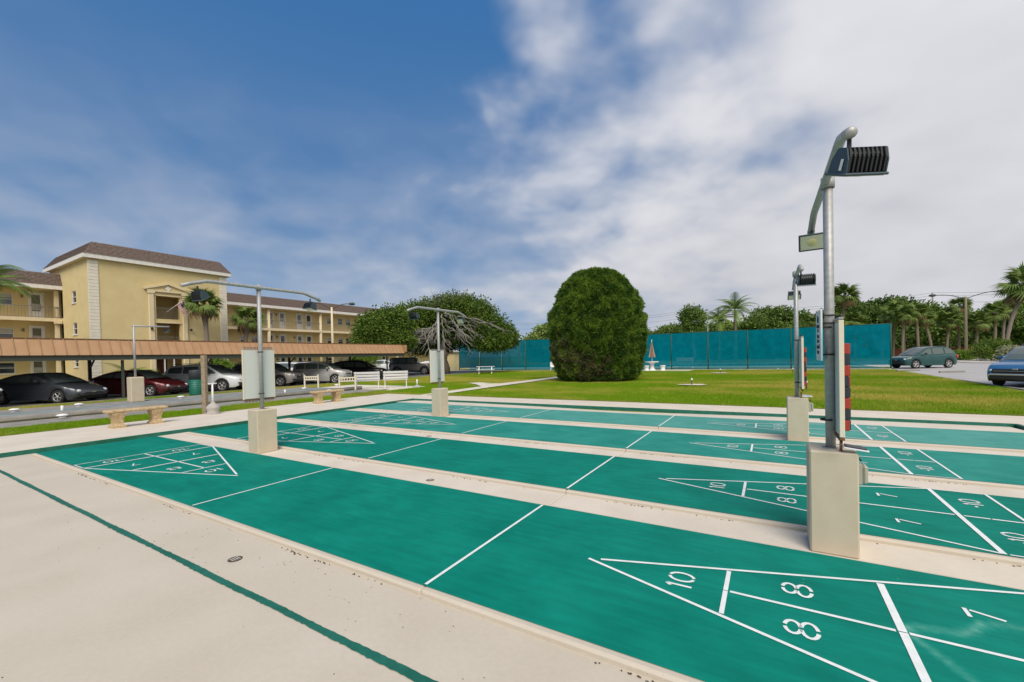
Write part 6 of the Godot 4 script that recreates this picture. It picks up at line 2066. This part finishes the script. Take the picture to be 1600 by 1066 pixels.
func make_plants():
	clumps.near = [leaf_clump(1, 22, 0.50, 0.22, 0.12, M.leaf), leaf_clump(2, 22, 0.50, 0.22, 0.12, M.leaf), leaf_clump(3, 20, 0.45, 0.24, 0.13, M.leaf)]
	clumps.far = [leaf_clump(4, 26, 0.80, 0.42, 0.22, M.leaf), leaf_clump(5, 26, 0.80, 0.42, 0.22, M.leaf), leaf_clump(6, 24, 0.75, 0.45, 0.24, M.leaf)]
	clumps.spray = [leaf_clump(7, 9, 0.05, 0.17, 0.035, M.needle, 1.4), leaf_clump(8, 9, 0.05, 0.15, 0.04, M.needle, 1.4), leaf_clump(9, 9, 0.06, 0.18, 0.03, M.needle, 1.2)]
	var f0 := [fan_leaf(11, 0.3), fan_leaf(12, 0.8), fan_leaf(13, 1.3)]
	for k in 3:
		fan.append(tinted(f0[k], Color(0.15, 0.22, 0.055)))
		fan_dry.append(tinted(f0[2], Color(0.16, 0.11, 0.055)))
		plume.append(tinted(plume_leaf(21 + k, 2.6 + 0.2 * k), Color(0.16, 0.25, 0.05)))
	clipped_bush()
	spreading_tree()
	var g1 := "palms by the flats"
	fan_palm("tall fan palm standing in front of the stair tower wall", Vector3(-42.0, -0.07, -16.85), 7.3, 0.98, Vector3(0.0, 0, 0.2), g1, 46)
	fan_palm("fan palm at the corner where the stair tower meets the long flats", Vector3(-43.0, -0.07, -20.6), 6.2, 1.0, Vector3(0.3, 0, -0.4), g1, 44)
	plume_palm("feather_palm", "feathery palm half out of view before the near end of the flats", Vector3(-41.5, -0.07, -3.3), 7.3, 1.15, 22, g1)
	plume_palm("palm_clump", "low bushy palm clump at the foot of the tower behind the red sedan", Vector3(-43.0, -0.07, -11.4), 0.2, 0.95, 26, g1)
	plume_palm("palm_clump", "second low palm clump beside the tower entrance", Vector3(-43.2, -0.07, -12.9), 0.2, 0.75, 20, g1)
	var c0 := Color(0.10, 0.20, 0.025)
	var c1 := Color(0.24, 0.36, 0.05)
	shrub("round_shrub", "bright green rounded shrub by the tower corner", Vector3(-43.0, -0.07, -17.8), Vector3(1.6, 1.2, 1.6), 260, c0, c1)
	shrub("round_shrub", "dark green shrub at the edge of the tower by the scoreboard back", Vector3(-43.4, -0.07, -20.8), Vector3(1.0, 0.9, 1.0), 160, Color(0.03, 0.07, 0.01), Color(0.06, 0.11, 0.015))
	shrub("round_shrub", "large yellow green shrub before the long flats above the black car", Vector3(-44.5, -0.07, -37.5), Vector3(2.4, 1.5, 2.0), 420, c0, Color(0.16, 0.23, 0.02))
	# beyond the driveway
	var bed := sheet("planting_bed", [Vector2(21.5, -58), Vector2(24.5, -56.2), Vector2(30, -58), Vector2(44, -64), Vector2(60, -70), Vector2(60, -84), Vector2(27, -84), Vector2(22, -76)], -0.02, M.shell_bed)
	struct(tag(bed, "pale shell planting bed beyond the driveway"))
	var sh := [[23.3, -73.5, 0.9, 0.5, "low dark shrub at the tip of the shell bed", c0, c1], [24.3, -71.0, 1.0, 0.55, "low rounded shrub near the tip of the shell bed", c0, c1], [25.3, -66.0, 1.7, 1.25, "tall loose green shrub in the shell bed", c0, Color(0.17, 0.23, 0.04)], [25.5, -61.2, 1.15, 0.8, "variegated pale shrub in the shell bed", Color(0.22, 0.25, 0.12), Color(0.5, 0.5, 0.36)], [29.8, -67.0, 2.1, 1.1, "dark spreading shrub under the leaning palm", Color(0.02, 0.05, 0.008), Color(0.06, 0.11, 0.015)], [30.2, -63.5, 1.5, 0.7, "bright green mound beside the dark spreading shrub", c0, c1], [33.6, -68.0, 1.8, 1.0, "green mound behind the blue car", c0, c1]]
	for s in sh: shrub("bed_shrub", s[4], Vector3(s[0], -0.03, s[1]), Vector3(s[2], s[3], s[2]), 260, s[5], s[6], "shrubs in the shell bed")
	fan_palm("leaning fan palm with a curved pale trunk in the shell bed", Vector3(29.9, -0.05, -76.6), 9.2, 1.75, Vector3(2.3, 0, -1.3), "cabbage palms", 40)
	# palms and trees beyond the fence
	var g := "cabbage palms"
	fan_palm("tall cabbage palm rising behind the near light pole", Vector3(15.0, -0.07, -92.0), 11.0, 1.5, Vector3(0.4, 0, 0), g, 40)
	plume_palm("feather_palm", "tall ragged feather palm above the windscreen fence", Vector3(-1.0, -0.07, -78.0), 8.6, 1.5, 26, "feather palms behind the fence")
	plume_palm("feather_palm", "shorter arching feather palm above the windscreen fence", Vector3(-3.4, -0.07, -77.0), 7.0, 1.35, 24, "feather palms behind the fence")
	var pl := [[20.0, -90.0, 7.6, 1.2], [21.8, -92.0, 8.6, 0.4], [22.2, -88.0, 7.4, 0.2], [23.6, -94.0, 8.3, 0.0], [24.4, -89.5, 7.9, -0.3], [26.6, -92.0, 7.2, -1.2], [28.6, -93.0, 6.4, 0.4], [30.6, -95.0, 9.0, 0.0], [32.0, -93.0, 6.0, 0.2], [34.4, -94.0, 7.6, 0.0], [36.5, -98.0, 8.4, 0.3], [11.2, -95.0, 7.6, 0.0], [13.2, -88.0, 6.6, 0.3], [17.0, -94.0, 7.2, 0.0]]
	for p in pl: fan_palm("cabbage palm in the row of palms before the far trees", Vector3(p[0], -0.07, p[1]), p[2] * 0.92, 1.08, Vector3(p[3], 0, 0.2), g, 36)
	var d0 := Color(0.07, 0.13, 0.03)
	var d1 := Color(0.17, 0.25, 0.05)
	var far := [
		[-14.0, -104.0, 9.4, 13.0, 0.55], [-24.0, -106.0, 8.6, 13.0, 0.55], [-4.0, -108.0, 9.6, 14.0, 0.55], [4.5, -106.0, 12.8, 14.0, 0.55], [11.0, -112.0, 9.6, 12.0, 0.55],
		[18.0, -110.0, 13.0, 11.0, 0.45], [25.0, -112.0, 13.6, 14.0, 0.42], [33.0, -112.0, 10.2, 13.0, 0.55], [40.5, -110.0, 9.8, 13.0, 0.6], [47.0, -112.0, 13.2, 16.0, 0.65],
		[57.0, -114.0, 14.2, 18.0, 0.65], [66.0, -112.0, 12.5, 16.0, 0.65], [44.0, -104.0, 9.0, 12.0, 0.65], [53.0, -104.0, 10.5, 14.0, 0.7], [74.0, -108.0, 11.0, 15.0, 0.65],
		[-34.0, -100.0, 7.4, 12.0, 0.6], [-44.0, -98.0, 7.0, 12.0, 0.6]]
	for i in far.size():
		var q: Array = far[i]
		var lab: String = "dark green broad tree in the wood behind the tennis court" if q[0] < 15 else "flat topped tall tree behind the row of palms" if q[0] < 30 else "bright green broad tree in the mass of trees beyond the driveway"
		broad_tree("broad_tree", lab, Vector3(q[0], -0.07, q[1]), q[2] * 0.86, q[3], 900, d0, d1 if q[0] < 40 else Color(0.21, 0.34, 0.05), q[4], "broad trees beyond the tennis court" if q[0] < 15 else "broad trees beyond the driveway")
	broad_tree("pine_tree", "thin ragged pine with separate tufts above the fence", Vector3(-9.6, -0.07, -92.0), 11.4, 5.0, 150, d0, d1, 0.35, "")
	broad_tree("pine_tree", "small dark ragged tree showing beside the clipped bush", Vector3(-25.0, -0.07, -66.0), 8.2, 5.0, 200, d0, d1, 0.4, "")
	broad_tree("broad_tree", "pale green low tree between the spreading tree and the clipped bush", Vector3(-31.0, -0.07, -68.0), 7.0, 9.0, 700, Color(0.17, 0.25, 0.06), Color(0.28, 0.36, 0.10), 0.6, "")
	# the mass of undergrowth at the foot of the far trees
	var xf := [[], [], []]
	var cols := [[], [], []]
	for i in 5200:
		var u := rng.randf()
		var x := lerpf(-60.0, 90.0, u)
		var z := -101.0 - rng.randf() * 18.0 - (6.0 if x < 20 else 0.0)
		var y := rng.randf() * (5.2 + 1.2 * sin(x * 0.31) + 0.8 * sin(x * 0.83 + 1.0))
		if x > 36.0: y = rng.randf_range(0.0, 7.0)
		var k := i % 3
		xf[k].append(Transform3D(Basis(Vector3(rng.randfn(0, 1), rng.randfn(0, 1), rng.randfn(0, 1)).normalized(), rng.randf() * TAU).scaled(Vector3.ONE * rng.randf_range(1.0, 1.9)), Vector3(x, y, z)))
		cols[k].append(d0.lerp(d1, rng.randf()))
	for k in 3:
		var o := scatter("undergrowth", clumps.far[k], xf[k], cols[k])
		o.set_meta("kind", "stuff")
		tag(o, "dense dark undergrowth at the foot of the far trees", "undergrowth")

func _ready():
	rng.seed = 20240
	make_light_and_camera()
	make_materials()
	make_ground()
	make_surroundings()
	make_buildings()
	make_fence()
	make_terrace_things()
	make_small_things()
	make_cars()
	make_plants()
	make_lawn()
